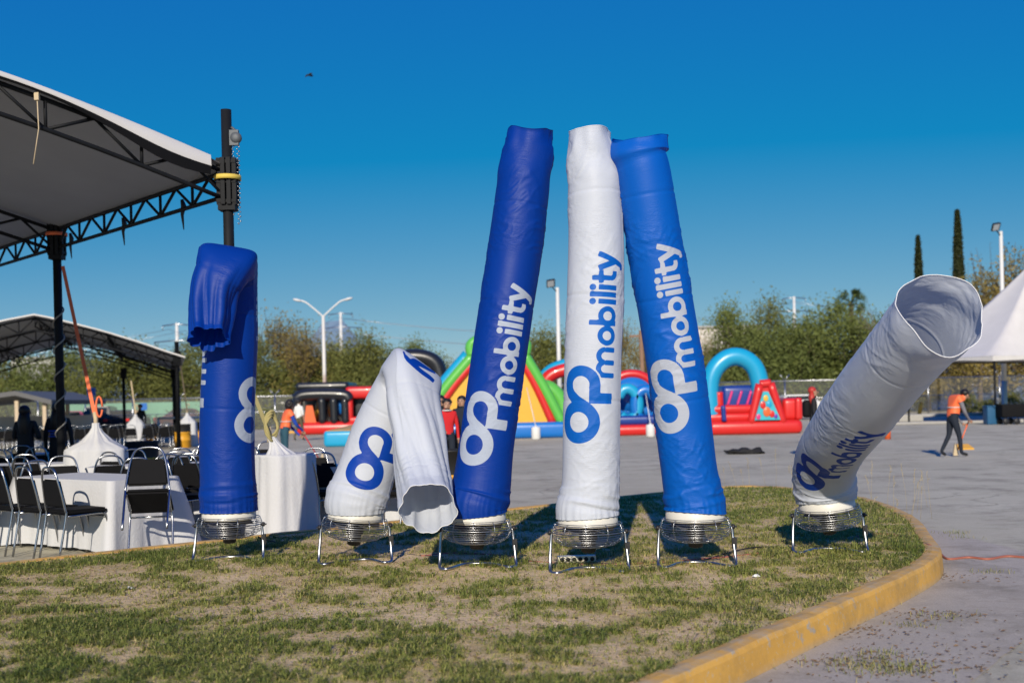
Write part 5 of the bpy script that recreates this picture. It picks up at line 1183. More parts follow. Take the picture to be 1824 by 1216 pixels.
# ------------------------------------------------------------------ fence
def fence(y0, xa, xb, label, step=3.0, h=2.15):
    t = thing('chain_link_fence', label, 'fence', (0, 0, 0)); n = int((xb - xa) / step)
    for i in range(n + 1):
        x = xa + i * step; mb = MB(); mb.tube([(x, y0, 0), (x, y0, h)], .045, 8); po = mb.build('post', M['steel'], t, fix=False)
        mb = MB(); mb.tube([(x, y0, h), (x - .32, y0 - .05, h + .36)], .028, 5); mb.build('barb_arm', M['steel'], po, fix=False)
        mb = MB(); mb.tube([(x, y0, h), (x + .32, y0 + .05, h + .36)], .028, 5); mb.build('barb_arm', M['steel'], po, fix=False)
    mb = MB(); mb.tube([(xa, y0, h - .05), (xb, y0, h - .05)], .03, 6); mb.build('top_rail', M['steel'], t, fix=False)
    mb = MB(); mb.tube([(xa, y0, h * .52), (xb, y0, h * .52)], .022, 6); mb.build('mid_rail', M['steel'], t, fix=False)
    m, nn, b = new_mat('chain_link_wire'); b.inputs['Base Color'].default_value = (.36, .37, .38, 1); b.inputs['Metallic'].default_value = .6; b.inputs['Roughness'].default_value = .5
    tr = nn.nodes.new('ShaderNodeBsdfTransparent'); ms = nn.nodes.new('ShaderNodeMixShader'); ms.inputs[0].default_value = .14; nn.links.new(tr.outputs[0], ms.inputs[1]); nn.links.new(b.outputs[0], ms.inputs[2]); nn.links.new(ms.outputs[0], nn.nodes['Material Output'].inputs['Surface'])
    mb = MB(); mb.add([(xa, y0 + .05, .05), (xb, y0 + .05, .05), (xb, y0 + .05, h - .06), (xa, y0 + .05, h - .06)], [(0, 1, 2, 3)]); mb.build('wire_mesh', m, t, fix=False)
fence(72.0, -42, 6, 'chain link fence with Y shaped barb arms behind the tents and inflatables'); fence(70.0, 8.0, 36, 'chain link fence in front of the evergreens and the cypresses', 4.4, 2.35)
# ------------------------------------------------------------------ poles
def lamp_double():
    d = 62.0; b = Vector((XatD(580, d, 750), d, 0)); t = thing('street_lamp', 'rust stained double armed street lamp behind the black inflatable', 'street lamp', b)
    h = P(577, 562, d).z; mr, nr, br_ = new_mat('rust_streaked_white_pole'); N = nr.nodes; tc = N.new('ShaderNodeTexCoord'); nz = N.new('ShaderNodeTexNoise'); nz.inputs['Scale'].default_value = 2.5; nz.inputs['Detail'].default_value = 6
    sp = N.new('ShaderNodeSeparateXYZ'); nr.links.new(tc.outputs['Object'], sp.inputs[0]); nr.links.new(tc.outputs['Object'], nz.inputs['Vector'])
    ad = N.new('ShaderNodeMath'); ad.operation = 'MULTIPLY_ADD'; ad.inputs[1].default_value = 3.5; nr.links.new(nz.outputs['Fac'], ad.inputs[0]); nr.links.new(sp.outputs['Z'], ad.inputs[2])
    rp = N.new('ShaderNodeMapRange'); rp.inputs[1].default_value = 3.6; rp.inputs[2].default_value = 5.2; nr.links.new(ad.outputs[0], rp.inputs[0])
    mx = N.new('ShaderNodeMix'); mx.data_type = 'RGBA'; mx.inputs[6].default_value = (.30, .13, .07, 1); mx.inputs[7].default_value = (.62, .60, .56, 1); nr.links.new(rp.outputs[0], mx.inputs[0]); nr.links.new(mx.outputs[2], br_.inputs['Base Color'])
    mb = MB(); mb.tube([(0, 0, 0), (0, 0, h)], [.12, .085], 10); mb.build('pole', mr, t, fix=False)
    for s in (-1, 1):
        mb = MB(); mb.tube(spline([(0, 0, h - .05), (s * .45, 0, h + .35), (s * .9, 0, h + .72), (s * 1.2, 0, h + .85)], 5), .045, 8); a = mb.build('arm', M['white_paint'], t, fix=False)
        mb = MB(); mb.ball((s * 1.38, 0, h + .87), .22, 12, 8, sz=(1.2, .6, .35), rot=Matrix.Rotation(-s * .25, 3, 'Y')); mb.build('lamp_head', M['white_paint'], a)
lamp_double()
def flood(x, d, ytop, label, side=-1, blue=False):
    b = Vector((XatD(x, d, 745), d, 0)); t = thing('floodlight_pole', label, 'light pole', b); h = P(x, ytop, d).z
    mb = MB(); mb.tube([(0, 0, 1.9 if blue else 0), (0, 0, h)], [.13, .085], 10); mb.build('pole', M['white_paint'], t, fix=False)
    if blue: mb = MB(); mb.tube([(0, 0, 0), (0, 0, 1.9)], .135, 10); mb.build('painted_foot', mat('pale_blue_paint', (.20, .36, .52), .6), t, fix=False)
    mb = MB(); mb.tube([(0, 0, h - .25), (side * .15, -.1, h - .1), (side * .3, -.15, h + .05)], .03, 6); mb.build('bracket', M['black_metal'], t, fix=False)
    mb = MB(); R3 = Matrix.Rotation(math.radians(35), 3, 'X') @ Matrix.Rotation(side * -.3, 3, 'Z'); mb.box((side * .33, -.2, h + .2), (.42, .12, .4), R3); hd = mb.build('lamp_head', M['black_plastic'], t)
    mb = MB(); mb.box((side * .33 - .01, -.265, h + .165), (.34, .02, .32), R3); mb.build('lens', mat('lamp_glass', (.35, .38, .4), .15, 0, .6), hd)
flood(998, 57, 512, 'white floodlight pole between the tall blue dancer and the white one', -1); flood(1790, 57, 412, 'white floodlight pole with a pale blue foot beside the pointed tent', -1, True)
t = thing('utility_pole', 'brown wooden utility pole between the upright white dancer and the azure one', 'pole', (XatD(1148, 60, 740), 60, 0)); mb = MB(); h = P(1144, 588, 60).z; mb.tube([(0, 0, 0), (-.1, 0, h)], [.16, .11], 9); mb.build('pole', M['wood'], t, fix=False); mb = MB(); mb.box((-.1, 0, h - .3), (1.2, .09, .11)); mb.build('crossarm', M['wood'], t)
def pylon(x, d, ytop, label):
    t = thing('power_pylon', label, 'pylon', (XatD(x, d, 700), d, 0), 0, 'power line pylons'); h = P(x, ytop, d).z; mb = MB(); mb.tube([(0, 0, 0), (0, 0, h)], [.55, .28], 8); mb.build('mast', M['white_paint'], t, fix=False)
    for zz, w_ in ((h - .2, 2.6), (h - 3.2, 4.2)):
        mb = MB(); mb.tube([(-w_, 0, zz - .3), (0, 0, zz), (w_, 0, zz - .3)], .12, 5); a = mb.build('crossarm', M['steel'], t, fix=False)
        for s in (-1, 1): mb = MB(); mb.tube([(s * w_, 0, zz - .3), (s * w_, 0, zz - 1.1)], .08, 5); mb.build('insulator', M['steel'], a, fix=False)
    return Vector((t.location.x, d, h))
py = [pylon(318, 210, 575, 'pale power pylon above the trees behind the distant marquee'), pylon(610, 250, 556, 'pale power pylon right of the double street lamp'), pylon(1418, 260, 528, 'pale power pylon above the dark evergreens')]
t = thing('power_lines', 'thin power lines crossing the sky between the pylons', 'power line', (0, 0, 0))
for a, b in ((py[0], py[1]), (py[1], py[2]), (py[0] + Vector((-80, -10, 0)), py[0]), (py[2], py[2] + Vector((120, 30, 0)))):
    for w_, dz in ((-4, -4.3), (4, -4.3), (-2.5, -1.3), (2.5, -1.3)):
        mb = MB(); mb.tube([a.lerp(b, k / 12) + Vector((w_ * .3, w_, dz - 5 * math.sin(PI * k / 12))) for k in range(13)], .035, 4); mb.build('wire', M['steel'], t, fix=False)
# ------------------------------------------------------------------ buildings and walls
def building(name, x0, x1, ytop, d, depth, label, m, win=0, roof=None):
    a, b = XatD(x0, d, 680), XatD(x1, d, 680); z = P((x0 + x1) / 2, ytop, d).z; t = thing(name, label, 'building', ((a + b) / 2, d, 0)); hw = (b - a) / 2
    mb = MB(); mb.box((0, depth / 2, z / 2), (2 * hw, depth, z)); wl = mb.build('wall', m, t)
    mb = MB(); mb.box((0, depth / 2, z + .12), (2 * hw + .5, depth + .5, .24)); mb.build('roof_slab', roof or M['concrete'], t)
    for i in range(win):
        x = -hw + (i + .5) * 2 * hw / win; mb = MB(); mb.box((x, -.02, z * .55), (1.0, .10, 1.3)); w_ = mb.build('window', M['white_paint'], wl); mb = MB(); mb.box((x, -.08, z * .55), (.84, .06, 1.14)); mb.build('pane', mat('dark_glass', (.03, .035, .04), .1, 0, .6), t)
    return t
M['plaster'] = mat('pale_plaster', (.55, .51, .46), .85, var=.1, scale=.8); M['plaster_w'] = mat('white_plaster', (.66, .65, .62), .85, var=.08, scale=.8)
building('warehouse', 1180, 1360, 584, 125, 20, 'pale warehouse wall showing through the evergreens', M['plaster'], 5)
building('white_building', 20, 108, 640, 120, 12, 'white two storey building behind the distant marquee', M['plaster_w'], 4)
building('white_building', 1690, 1900, 655, 96, 10, 'low white building behind the cypress trunks', M['plaster_w'], 5); building('low_building', 1440, 1560, 668, 100, 8, 'low pale building behind the evergreen belt', M['plaster'], 3)
# pavilion at the far left
t = thing('pavilion', 'small open pavilion with a pale gable roof and beige posts', 'pavilion', (0, 0, 0)); d = 62.0; xl, xr = XatD(-150, d, 730), XatD(100, d, 730); xm = XatD(36, d, 730); zr = P(36, 696, d).z; ze_ = P(98, 712, d).z
for y, nm in ((d, 0), (d + 7, 1)):
    for x in (xl + .4, XatD(31, d, 730), xr - .6): mb = MB(); mb.box((x, y, ze_ / 2), (.2, .2, ze_)); mb.build('post', mat('beige_post', (.50, .40, .28), .8), t)
mb = MB(); mb.add([(xl, d - .6, ze_ - .1), (xm, d - .6, zr), (xr, d - .6, ze_), (xl, d + 7.6, ze_ - .1), (xm, d + 7.6, zr), (xr, d + 7.6, ze_)] + [(xl, d - .6, ze_ - .35), (xm, d - .6, zr - .25), (xr, d - .6, ze_ - .25), (xl, d + 7.6, ze_ - .35), (xm, d + 7.6, zr - .25), (xr, d + 7.6, ze_ - .25)], [(0, 1, 4, 3), (1, 2, 5, 4), (6, 9, 10, 7), (7, 10, 11, 8), (0, 6, 7, 1), (1, 7, 8, 2), (3, 4, 10, 9), (4, 5, 11, 10), (0, 3, 9, 6), (2, 8, 11, 5)]); mb.build('roof', [mat('dark_roof_sheet', (.10, .10, .10), .6)], t)
mb = MB(); mb.box(((xl + xr) / 2, d + 6.8, .6), (xr - xl - 1, .2, 1.2)); mb.build('low_wall', M['plaster'], t)
mb = MB(); a, b = XatD(108, 75, 730), XatD(480, 75, 730); mb.box(((a + b) / 2, 75, .95), (b - a, .12, 1.9)); gw = tag(mb.build('green_hoarding', mat('faded_green_tarp', (.14, .30, .20), .8, var=.25, scale=.7)), 'faded green hoarding behind the fence and the parked cars', 'wall')
# football goal
t = thing('football_goal', 'white football goal frame behind the far yellow drum', 'goal', (0, 0, 0)); d = 50; a, b = XatD(282, d, 760), XatD(368, d, 760); h = P(320, 744, d).z
mb = MB(); mb.tube([(a, d, 0), (a, d, h)], .05, 8); mb.build('post', M['white_paint'], t, fix=False); mb = MB(); mb.tube([(b, d, 0), (b, d, h)], .05, 8); mb.build('post', M['white_paint'], t, fix=False); mb = MB(); mb.tube([(a, d, h), (b, d, h)], .05, 8); mb.build('crossbar', M['white_paint'], t, fix=False)
for x in (a, b): mb = MB(); mb.tube([(x, d, h), (x, d + .9, 0), (x, d, 0)], .03, 6); mb.build('back_stay', M['white_paint'], t, fix=False)
# signs
def sign(x, d, y, w_, label, m, picto):
    c = P(x, y, d); t = thing('sign', label, 'sign', (c.x, d, 0)); mb = MB(); mb.tube([(0, 0.04, 0), (0, 0.04, c.z + w_ * .5)], .03, 6); mb.build('post', M['steel'], t, fix=False); mb = MB(); mb.box((0, 0, c.z), (w_, .03, w_)); p = mb.build('plate', m, t)
    if picto:
        W = M['white_paint']; s = w_ / 2; mb = MB(); mb.tube([Vector((-.05 * s + .34 * s * math.cos(q), -.022, c.z - .22 * s + .34 * s * math.sin(q))) for q in [1.7 + k * .42 for k in range(11)]], .05 * s, 5)
        mb.tube([(-.1 * s, -.022, c.z + .35 * s), (-.06 * s, -.022, c.z - .05 * s), (.28 * s, -.022, c.z - .08 * s), (.42 * s, -.022, c.z - .5 * s)], .06 * s, 5); mb.ball((-.1 * s, -.022, c.z + .56 * s), .12 * s, 8, 6, sz=(1, .3, 1)); mb.build('wheelchair_symbol', W, p, fix=False)
        mb = MB(); mb.box((0, -.018, c.z - .85 * s), (1.7 * s, .01, .12 * s)); mb.build('lower_stripe', W, p)
M['sign_blue'] = mat('sign_blue', (.01, .12, .42), .5, var=.03)
sign(163, 58, 698, .44, 'blue wheelchair parking sign on a post', M['sign_blue'], True); sign(256, 66, 724, .40, 'plain dark blue sign near the person in a dark jacket', M['sign_blue'], False)
# low kerbs, bollards and bits at the right far edge
def kerb_bar(x0, x1, d, z, m, name, label, cat, dep=.4):
    a, b = XatD(x0, d, 760), XatD(x1, d, 760); mb = MB(); soft_box(mb, a, b, d, d + dep, 0, z, bev=.04); return tag(mb.build(name, m), label, cat)
kerb_bar(1590, 1960, 50.5, .12, M['concrete'], 'low_kerb', 'pale low kerb between the lot and the far road', 'kerb'); kerb_bar(1595, 1980, 66, .16, M['concrete'], 'low_kerb', 'low kerb at the foot of the right hand fence', 'kerb'); kerb_bar(1600, 1645, 56, .35, M['concrete'], 'concrete_ramp', 'small concrete ramp block beside a yellow bollard', 'block', 1.5); kerb_bar(500, 640, 60, .14, M['kerb'], 'yellow_kerb', 'yellow kerb behind the white shirted man', 'kerb')
for x, d, lb in ((1635, 57, 'leaning yellow bollard behind the concrete ramp'), (1771, 58, 'yellow bollard behind the tent post'), (1580, 35.5, 'orange and white post behind the bent white dancer')):
    mb = MB(); h = .9 if d > 50 else .42; mb.lathe([(.10, 0), (.10, h), (.07, h + .05), (.01, h + .06)], seg=12); o = mb.build('bollard', V['yellow'] if d > 50 else V['orange']); o.location = (XatD(x, d, 740), d, 0); tag(o, lb, 'bollard')
    if x == 1635: o.rotation_euler = (0, .18, 0)
# ------------------------------------------------------------------ pointed tent at the right with a wagon under it
d = 49.0; t = thing('pointed_tent', 'white pointed canopy tent on thin black posts', 'tent', (0, 0, 0))
near = Vector((XatD(1771, d, 650), d, 0)); dirA = Vector((-.42, .91, 0)); dirB = Vector((.91, .42, 0)); S = 11.0; zE = P(1771, 641, d).z
co = [near, near + dirB * S, near + dirB * S + dirA * S * .46, near + dirA * S * .46]; ctr_ = sum(co, Vector()) / 4
mb = MB(); n = 10; vs = []; rings = 9; zP = zE + 4.6
for q in range(rings + 1):
    f = q / rings; k = 1 - f; zz = zE + .18 + (zP - zE) * (f ** 1.55 * .55 + f * .45)
    for e in range(4):
        for s in range(n):
            p = co[e].lerp(co[(e + 1) % 4], s / n); p = ctr_ + (p - ctr_) * (k * 1.03 + .002); vs.append((p.x, p.y, zz - .18 * math.sin(PI * s / n) * k * (1 - k) * 2))
N4 = 4 * n; mb.add(vs, [(q * N4 + s, q * N4 + (s + 1) % N4, (q + 1) * N4 + (s + 1) % N4, (q + 1) * N4 + s) for q in range(rings) for s in range(N4)], 0, True); mb.build('canopy', M['canopy_w'], t)
mb = MB(); vs = []
for e in range(4):
    for s in range(n):
        p = co[e].lerp(co[(e + 1) % 4], s / n); p = ctr_ + (p - ctr_) * 1.03; vs += [(p.x, p.y, zE + .18), (p.x, p.y, zE - .04 + .10 * math.sin(PI * s / n))]
mb.add(vs, [(2 * i, 2 * i + 1, 2 * ((i + 1) % N4) + 1, 2 * ((i + 1) % N4)) for i in range(N4)], 0, False); mb.build('valance', M['canopy_w'], t, fix=False)
for q in co: mb = MB(); mb.tube([q, q + Vector((0, 0, zE + .1))], .05, 8); mb.build('post', M['black_metal'], t, fix=False)
for e in range(4): bar(t, 'eave_bar', co[e] + Vector((0, 0, zE + .05)), co[(e + 1) % 4] + Vector((0, 0, zE + .05)), .03, M['black_metal'])
for q in co: bar(t, 'rafter', q + Vector((0, 0, zE + .05)), ctr_ + Vector((0, 0, zE + 1.2)), .03, M['black_metal'])
t = thing('wagon', 'black folding wagon with small wheels under the pointed tent', 'wagon', (XatD(1806, 47.6, 770), 47.6, 0)); mb = MB(); soft_box(mb, -.62, .9, -.35, .35, .3, .85, bev=.05); mb.build('tub', M['black_vinyl'], t)
for sx in (-.45, .0, .7):
    for sy in (-.3, .3): mb = MB(); mb.lathe([(.02, -.04), (.13, -.04), (.14, 0), (.13, .04), (.02, .04)], seg=14, rot=Matrix.Rotation(PI / 2, 3, 'X'), c=(sx, sy, .14)); mb.build('wheel', M['black_plastic'], t)
mb = MB(); mb.tube([(-.62, 0, .8), (-.95, -.05, 1.1)], .015, 6); mb.build('handle', M['black_metal'], t, fix=False)
mb = MB(); soft_box(mb, -.28, .28, -.25, .25, 0, .78, bev=.04); soft_box(mb, -.30, .30, -.27, .27, .74, .80, bev=.02); o = mb.build('cool_box', mat('dark_blue_plastic', (.01, .08, .18), .5)); o.location = (XatD(1767, 48.2, 770), 48.2, 0); tag(o, 'dark blue bin beside the black wagon', 'bin')
# ------------------------------------------------------------------ parked cars
def car(x, d, rz, col, label, suv=False):
    t = thing('parked_car', label, 'car', (XatD(x, d, 745), d, 0), rz, 'cars parked beyond the fence'); h = 1.72 if suv else 1.45
    prof = [(-2.15, .28), (-2.2, .62), (-2.12, .92), (-1.75 if suv else -1.55, .98), (-1.5 if suv else -.95, h), (.35, h), (1.0, .98), (1.95, .86), (2.18, .62), (2.15, .28)]
    bm = bmesh.new(); vs0 = [bm.verts.new((a, -.86 if b < 1 else -.68, b)) for a, b in prof]; vs1 = [bm.verts.new((a, .86 if b < 1 else .68, b)) for a, b in prof]; n = len(prof)
    bm.faces.new(vs0); bm.faces.new(list(reversed(vs1)))
    for i in range(n): bm.faces.new((vs0[i], vs1[i], vs1[(i + 1) % n], vs0[(i + 1) % n]))
    bmesh.ops.recalc_face_normals(bm, faces=bm.faces); bmesh.ops.bevel(bm, geom=bm.edges[:], offset=.06, segments=2, affect='EDGES'); me = bpy.data.meshes.new('body'); bm.to_mesh(me); bm.free(); me.materials.append(mat('car_paint', col, .25, 0, .5, coat=.5)); obj('body', me, t)
    gl = mat('car_glass', (.015, .02, .025), .08, 0, .6)
    for s in (-1, 1): mb = MB(); mb.prism([(-1.45 if not suv else -1.7, 1.0), (-.92 if not suv else -1.42, h - .08), (.3, h - .08), (.88, 1.0)], s * .80, s * .70, 'y'); mb.build('side_window', gl, t)
    mb = MB(); a0 = (-2.0 if not suv else -1.8); mb.box((-1.30 if not suv else -1.68, 0, (h + 1) / 2 + .0), (.04, 1.25, (h - 1) * (1.1 if not suv else .75)), Matrix.Rotation(-.85 if not suv else -.3, 3, 'Y') if not suv else Matrix.Rotation(.35, 3, 'Y')); mb.build('rear_window', gl, t)
    mb = MB(); mb.box((.72, 0, (h + 1) / 2), (.04, 1.3, .62), Matrix.Rotation(-.95, 3, 'Y')); mb.build('windscreen', gl, t)
    for sx in (-1.35, 1.35):
        for sy in (-.8, .8): mb = MB(); mb.lathe([(.05, -.1), (.31, -.1), (.33, 0), (.31, .1), (.05, .1)], seg=18, rot=Matrix.Rotation(PI / 2, 3, 'X'), c=(sx, sy, .33)); w_ = mb.build('wheel', M['black_plastic'], t); mb = MB(); mb.lathe([(.02, -.01), (.18, -.01), (.18, .01), (.02, .01)], seg=12, rot=Matrix.Rotation(PI / 2, 3, 'X'), c=(sx, sy * 1.14, .33)); mb.build('rim', M['steel'], w_)
    for sy in (-.68, .68): mb = MB(); mb.box((-2.17, sy, .82), (.07, .25, .16)); mb.build('tail_light', V['red'], t); mb = MB(); mb.box((2.12, sy, .70), (.08, .3, .14)); mb.build('headlight', M['white_paint'], t)
car(184, 73.6, PI / 2 + .1, (.012, .013, .016), 'black car parked tail first beside the green hoarding', True); car(232, 73.8, PI / 2 - .05, (.014, .016, .024), 'dark navy car parked second along the green hoarding'); car(131, 73.5, PI / 2 + .2, (.45, .10, .14), 'pinkish red car parked behind the two dark haired people'); car(660, 76, 0, (.02, .022, .025), 'dark car behind the red inflatable house'); car(1425, 66, .05, (.62, .62, .60), 'white car parked behind the red inflatable wall'); car(500, 76, .1, (.016, .017, .02), 'black car parked behind the white shirted man', True); car(340, 75.5, .0, (.05, .012, .014), 'dark red car parked behind the football goal')
# ================================================================== people
SK = {'skin': mat('skin', (.36, .20, .13), .55, var=.06), 'hair_k': mat('black_hair', (.010, .008, .008), .5), 'hair_r': mat('red_hair', (.40, .03, .02), .5), 'eye': mat('dark_eyes', (.01, .01, .01), .3),
      'black': mat('black_cloth', (.010, .010, .012), .8, var=.2), 'denim': mat('dark_denim', (.010, .015, .026), .85, var=.2), 'teal': mat('teal_trousers', (.02, .07, .10), .85), 'olive': mat('olive_trousers', (.10, .085, .05), .85), 'white': mat('white_tshirt', (.70, .69, .67), .85), 'red': mat('red_sweater', (.50, .012, .016), .85), 'grey': mat('grey_hoodie', (.16, .155, .175), .85), 'blue': mat('blue_shirt', (.01, .05, .32), .85), 'shoe': mat('black_shoes', (.012, .012, .012), .6), 'vest': mat('orange_vest', (.86, .16, .05), .6, var=.06), 'refl': mat('reflective_tape', (.55, .53, .48), .35)}
BASE = {'pelvis': (0, 0, .93), 'spine': (0, 0, 1.10), 'chest': (0, 0, 1.29), 'neck': (0, 0, 1.43), 'jaw': (0, -.02, 1.50), 'head': (0, -.01, 1.575), 'crown': (0, 0, 1.645)}
for s, n_ in ((-1, 'L'), (1, 'R')): BASE.update({'sh' + n_: (s * .165, 0, 1.375), 'el' + n_: (s * .215, .01, 1.10), 'wr' + n_: (s * .225, -.05, .87), 'ha' + n_: (s * .225, -.075, .79), 'hip' + n_: (s * .085, 0, .875), 'kn' + n_: (s * .095, -.01, .48), 'an' + n_: (s * .10, .02, .085), 'to' + n_: (s * .115, -.13, .035)})
RAD = {'pelvis': .135, 'spine': .118, 'chest': .135, 'neck': .052, 'jaw': .068, 'head': .092, 'crown': .066, 'sh': .062, 'el': .043, 'wr': .029, 'ha': .030, 'hip': .098, 'kn': .060, 'an': .042, 'to': .036}
BON = [('pelvis', 'spine', 'top'), ('spine', 'chest', 'top'), ('chest', 'neck', 'neck'), ('neck', 'jaw', 'skin'), ('jaw', 'head', 'skin'), ('head', 'crown', 'skin')]
for n_ in 'LR': BON += [('chest', 'sh' + n_, 'top'), ('sh' + n_, 'el' + n_, 'sleeve'), ('el' + n_, 'wr' + n_, 'fore'), ('wr' + n_, 'ha' + n_, 'skin'), ('pelvis', 'hip' + n_, 'legs'), ('hip' + n_, 'kn' + n_, 'legs'), ('kn' + n_, 'an' + n_, 'legs'), ('an' + n_, 'to' + n_, 'shoe')]
def person(loc, rz, H, label, wear, pose=None, hair='short', hairm='hair_k', vest=False, lean=0.0, group=None):
    s = H / 1.70; J = {k: Vector(v) for k, v in BASE.items()}
    if lean:                                 # bend the upper body forward at the hips
        R3 = Matrix.Rotation(lean, 3, 'X'); pv = Vector((0, 0, .93))
        for k in J:
            if k in ('spine', 'chest', 'neck', 'jaw', 'head', 'crown') or k[:2] in ('sh', 'el', 'wr', 'ha'): J[k] = pv + R3 @ (J[k] - pv)
    for k, v in (pose or {}).items(): J[k] = Vector(v)
    J = {k: v * s for k, v in J.items()}; ks = list(J); ix = {k: i for i, k in enumerate(ks)}
    me = bpy.data.meshes.new('body'); me.from_pydata([J[k] for k in ks], [(ix[a], ix[b]) for a, b, _ in BON], []); ob = bpy.data.objects.new('tmp', me); COL.objects.link(ob)
    sm = ob.modifiers.new('skin', 'SKIN'); sv = me.skin_vertices[0].data
    for k in ks: r = RAD.get(k, RAD.get(k[:-1], .05)) * s; sv[ix[k]].radius = (r * (1.15 if k in ('pelvis', 'chest', 'spine') else 1), r * (.82 if k in ('pelvis', 'chest', 'spine') else 1)); sv[ix[k]].use_root = (k == 'pelvis')
    sb = ob.modifiers.new('sub', 'SUBSURF'); sb.levels = 2; sb.render_levels = 2
    bpy.context.view_layer.update(); dg = bpy.context.evaluated_depsgraph_get(); m2 = bpy.data.meshes.new_from_object(ob.evaluated_get(dg)); bpy.data.objects.remove(ob)
    names = ['skin', wear['top'], wear['legs'], 'shoe', wear.get('fore', wear['top']), hairm, 'eye']; m2.materials.clear()
    for q in names: m2.materials.append(SK[q])
    slot = {'top': 1, 'neck': 1, 'sleeve': 1, 'fore': 4, 'skin': 0, 'legs': 2, 'shoe': 3}
    segs = [(J[a], J[b], slot[c], max(RAD.get(a, RAD.get(a[:-1], .05)), RAD.get(b, RAD.get(b[:-1], .05))) * s) for a, b, c in BON]
    torso = []
    for p in m2.polygons:
        c = p.center; best = None
        for q, (a, b, sl, r) in enumerate(segs):
            ab = b - a; t_ = max(0, min(1, (c - a).dot(ab) / ab.length_squared)); dd = (c - a - ab * t_).length / r
            if best is None or dd < best[0]: best = (dd, sl, q)
        p.material_index = best[1]; p.use_smooth = True
        if BON[best[2]][1] in ('spine', 'chest') or (BON[best[2]][0] == 'chest'): torso.append(p.index)
    t = thing('person', label, 'person', loc, rz, group)
    mb = MB(); mb.v = [tuple(v.co) for v in m2.vertices]; mb.f = [list(p.vertices) for p in m2.polygons]; mb.m = [p.material_index for p in m2.polygons]; mb.sm = [True] * len(mb.f)
    hd = J['head']; ax = (J['crown'] - J['jaw']).normalized(); side = Vector((1, 0, 0)); fw = side.cross(ax).normalized() * -1
    if fw.y > 0: fw = -fw
    R3 = Matrix((side, -fw, ax)).transposed()
    mb.ball(hd + fw * .098 * s - ax * .02 * s, .016 * s, 8, 6, 0, R3, (.7, 1, 1.3)); mb.ball(hd + fw * .088 * s - ax * .062 * s, .020 * s, 8, 5, 0, R3, (1.2, .4, .35))
    for q in (-1, 1): mb.ball(hd + fw * .086 * s + side * q * .034 * s + ax * .006 * s, .013 * s, 8, 6, 6, R3, (1.1, .6, .7)); mb.ball(hd + side * q * .093 * s - ax * .005 * s, .024 * s, 8, 6, 0, R3, (.4, .7, 1.2))
    for n_ in 'LR':                          # five fingers per hand
        a, b = J['wr' + n_], J['ha' + n_]; dr = (b - a).normalized(); sd_ = dr.cross(Vector((1, 0, 0)))
        sd_ = sd_.normalized() if sd_.length > .1 else Vector((0, 1, 0)); inn = dr.cross(sd_)
        for f in range(4):
            o_ = b + sd_ * (f - 1.5) * .017 * s; L = (.062, .072, .07, .055)[f] * s; mb.tube([o_, o_ + dr * L * .55 + inn * .004, o_ + dr * L * .9 + inn * (.022 if n_ == 'L' else -.022) * s], [.0095 * s, .009 * s, .007 * s], 6, 0)
        o_ = a.lerp(b, .45) - sd_ * .024 * s; mb.tube([o_, o_ - sd_ * .028 * s + dr * .022 * s, o_ - sd_ * .03 * s + dr * .05 * s], [.012 * s, .010 * s, .008 * s], 6, 0)
    mb.build('body', [SK[q] for q in names], t, fix=False)
    hm = SK[hairm]; mb = MB(); mb.ball(hd + ax * .044 * s - fw * .036 * s, .100 * s, 16, 10, 0, R3, (1.02, 1.0, .92))
    if hair == 'long':
        mb.tube([hd + ax * .02 * s - fw * .04 * s, hd - ax * .14 * s - fw * .075 * s, hd - ax * .34 * s - fw * .085 * s, hd - ax * .46 * s - fw * .07 * s], [.09 * s, .125 * s, .12 * s, .05 * s], 12, 0, flat=(fw, .6))
    if hair == 'curly':
        r = random.Random(3)
        for k in range(34): v = Vector((r.gauss(0, 1), r.gauss(0, 1), r.gauss(.1, .9))).normalized(); mb.ball(hd + (R3 @ Vector((v.x, abs(v.y) * .9 + .1, v.z))) * .115 * s, .045 * s, 7, 5)
    if hair == 'short':
        r = random.Random(4)
        for k in range(22): v = Vector((r.gauss(0, .8), abs(r.gauss(.3, .6)), abs(r.gauss(.5, .7)))).normalized(); mb.ball(hd + ax * .02 * s + (R3 @ v) * .095 * s, .030 * s, 7, 5)
    mb.build('hair', hm, t, fix=False)
    if vest:
        idx = {}; vv = []; ff = []
        for pi in torso:
            f = []
            for vi in m2.polygons[pi].vertices:
                if vi not in idx: idx[vi] = len(vv); vv.append(m2.vertices[vi].co + m2.vertices[vi].normal * .022 * s)
                f.append(idx[vi])
            ff.append(f)
        mb = MB(); mb.add(vv, ff, 0, True); ve = mb.build('vest', SK['vest'], t, fix=False)
        sp, ch = J['spine'], J['chest']; axv = (ch - sp).normalized(); mb = MB(); rr = .168 * s
        mb.tube([sp + axv * .05 * s + Vector((1.02 * rr * math.cos(k * PI / 10), .80 * rr * math.sin(k * PI / 10), 0)) for k in range(20)], .013 * s, 6, closed=True); mb.build('reflective_band', SK['refl'], ve, fix=False)
    return t
def stick(name, a, b, r, m, label, cat, head=None, hm=None):
    t = thing(name, label, cat, (a.x, a.y, 0)); o_ = Vector((a.x, a.y, 0)); mb = MB(); mb.tube([a - o_, b - o_], r, 8); mb.build('handle', m, t, fix=False)
    if head:
        mb = MB(); e = a - o_; mb.prism([(-.06, 0), (.06, 0), (.035, .16), (.016, .26), (-.016, .26), (-.035, .16)], -.03, .03, 'y'); h = mb.build('bristles', hm, t); h.location = (e.x, e.y, max(0.0, e.z))
    return t
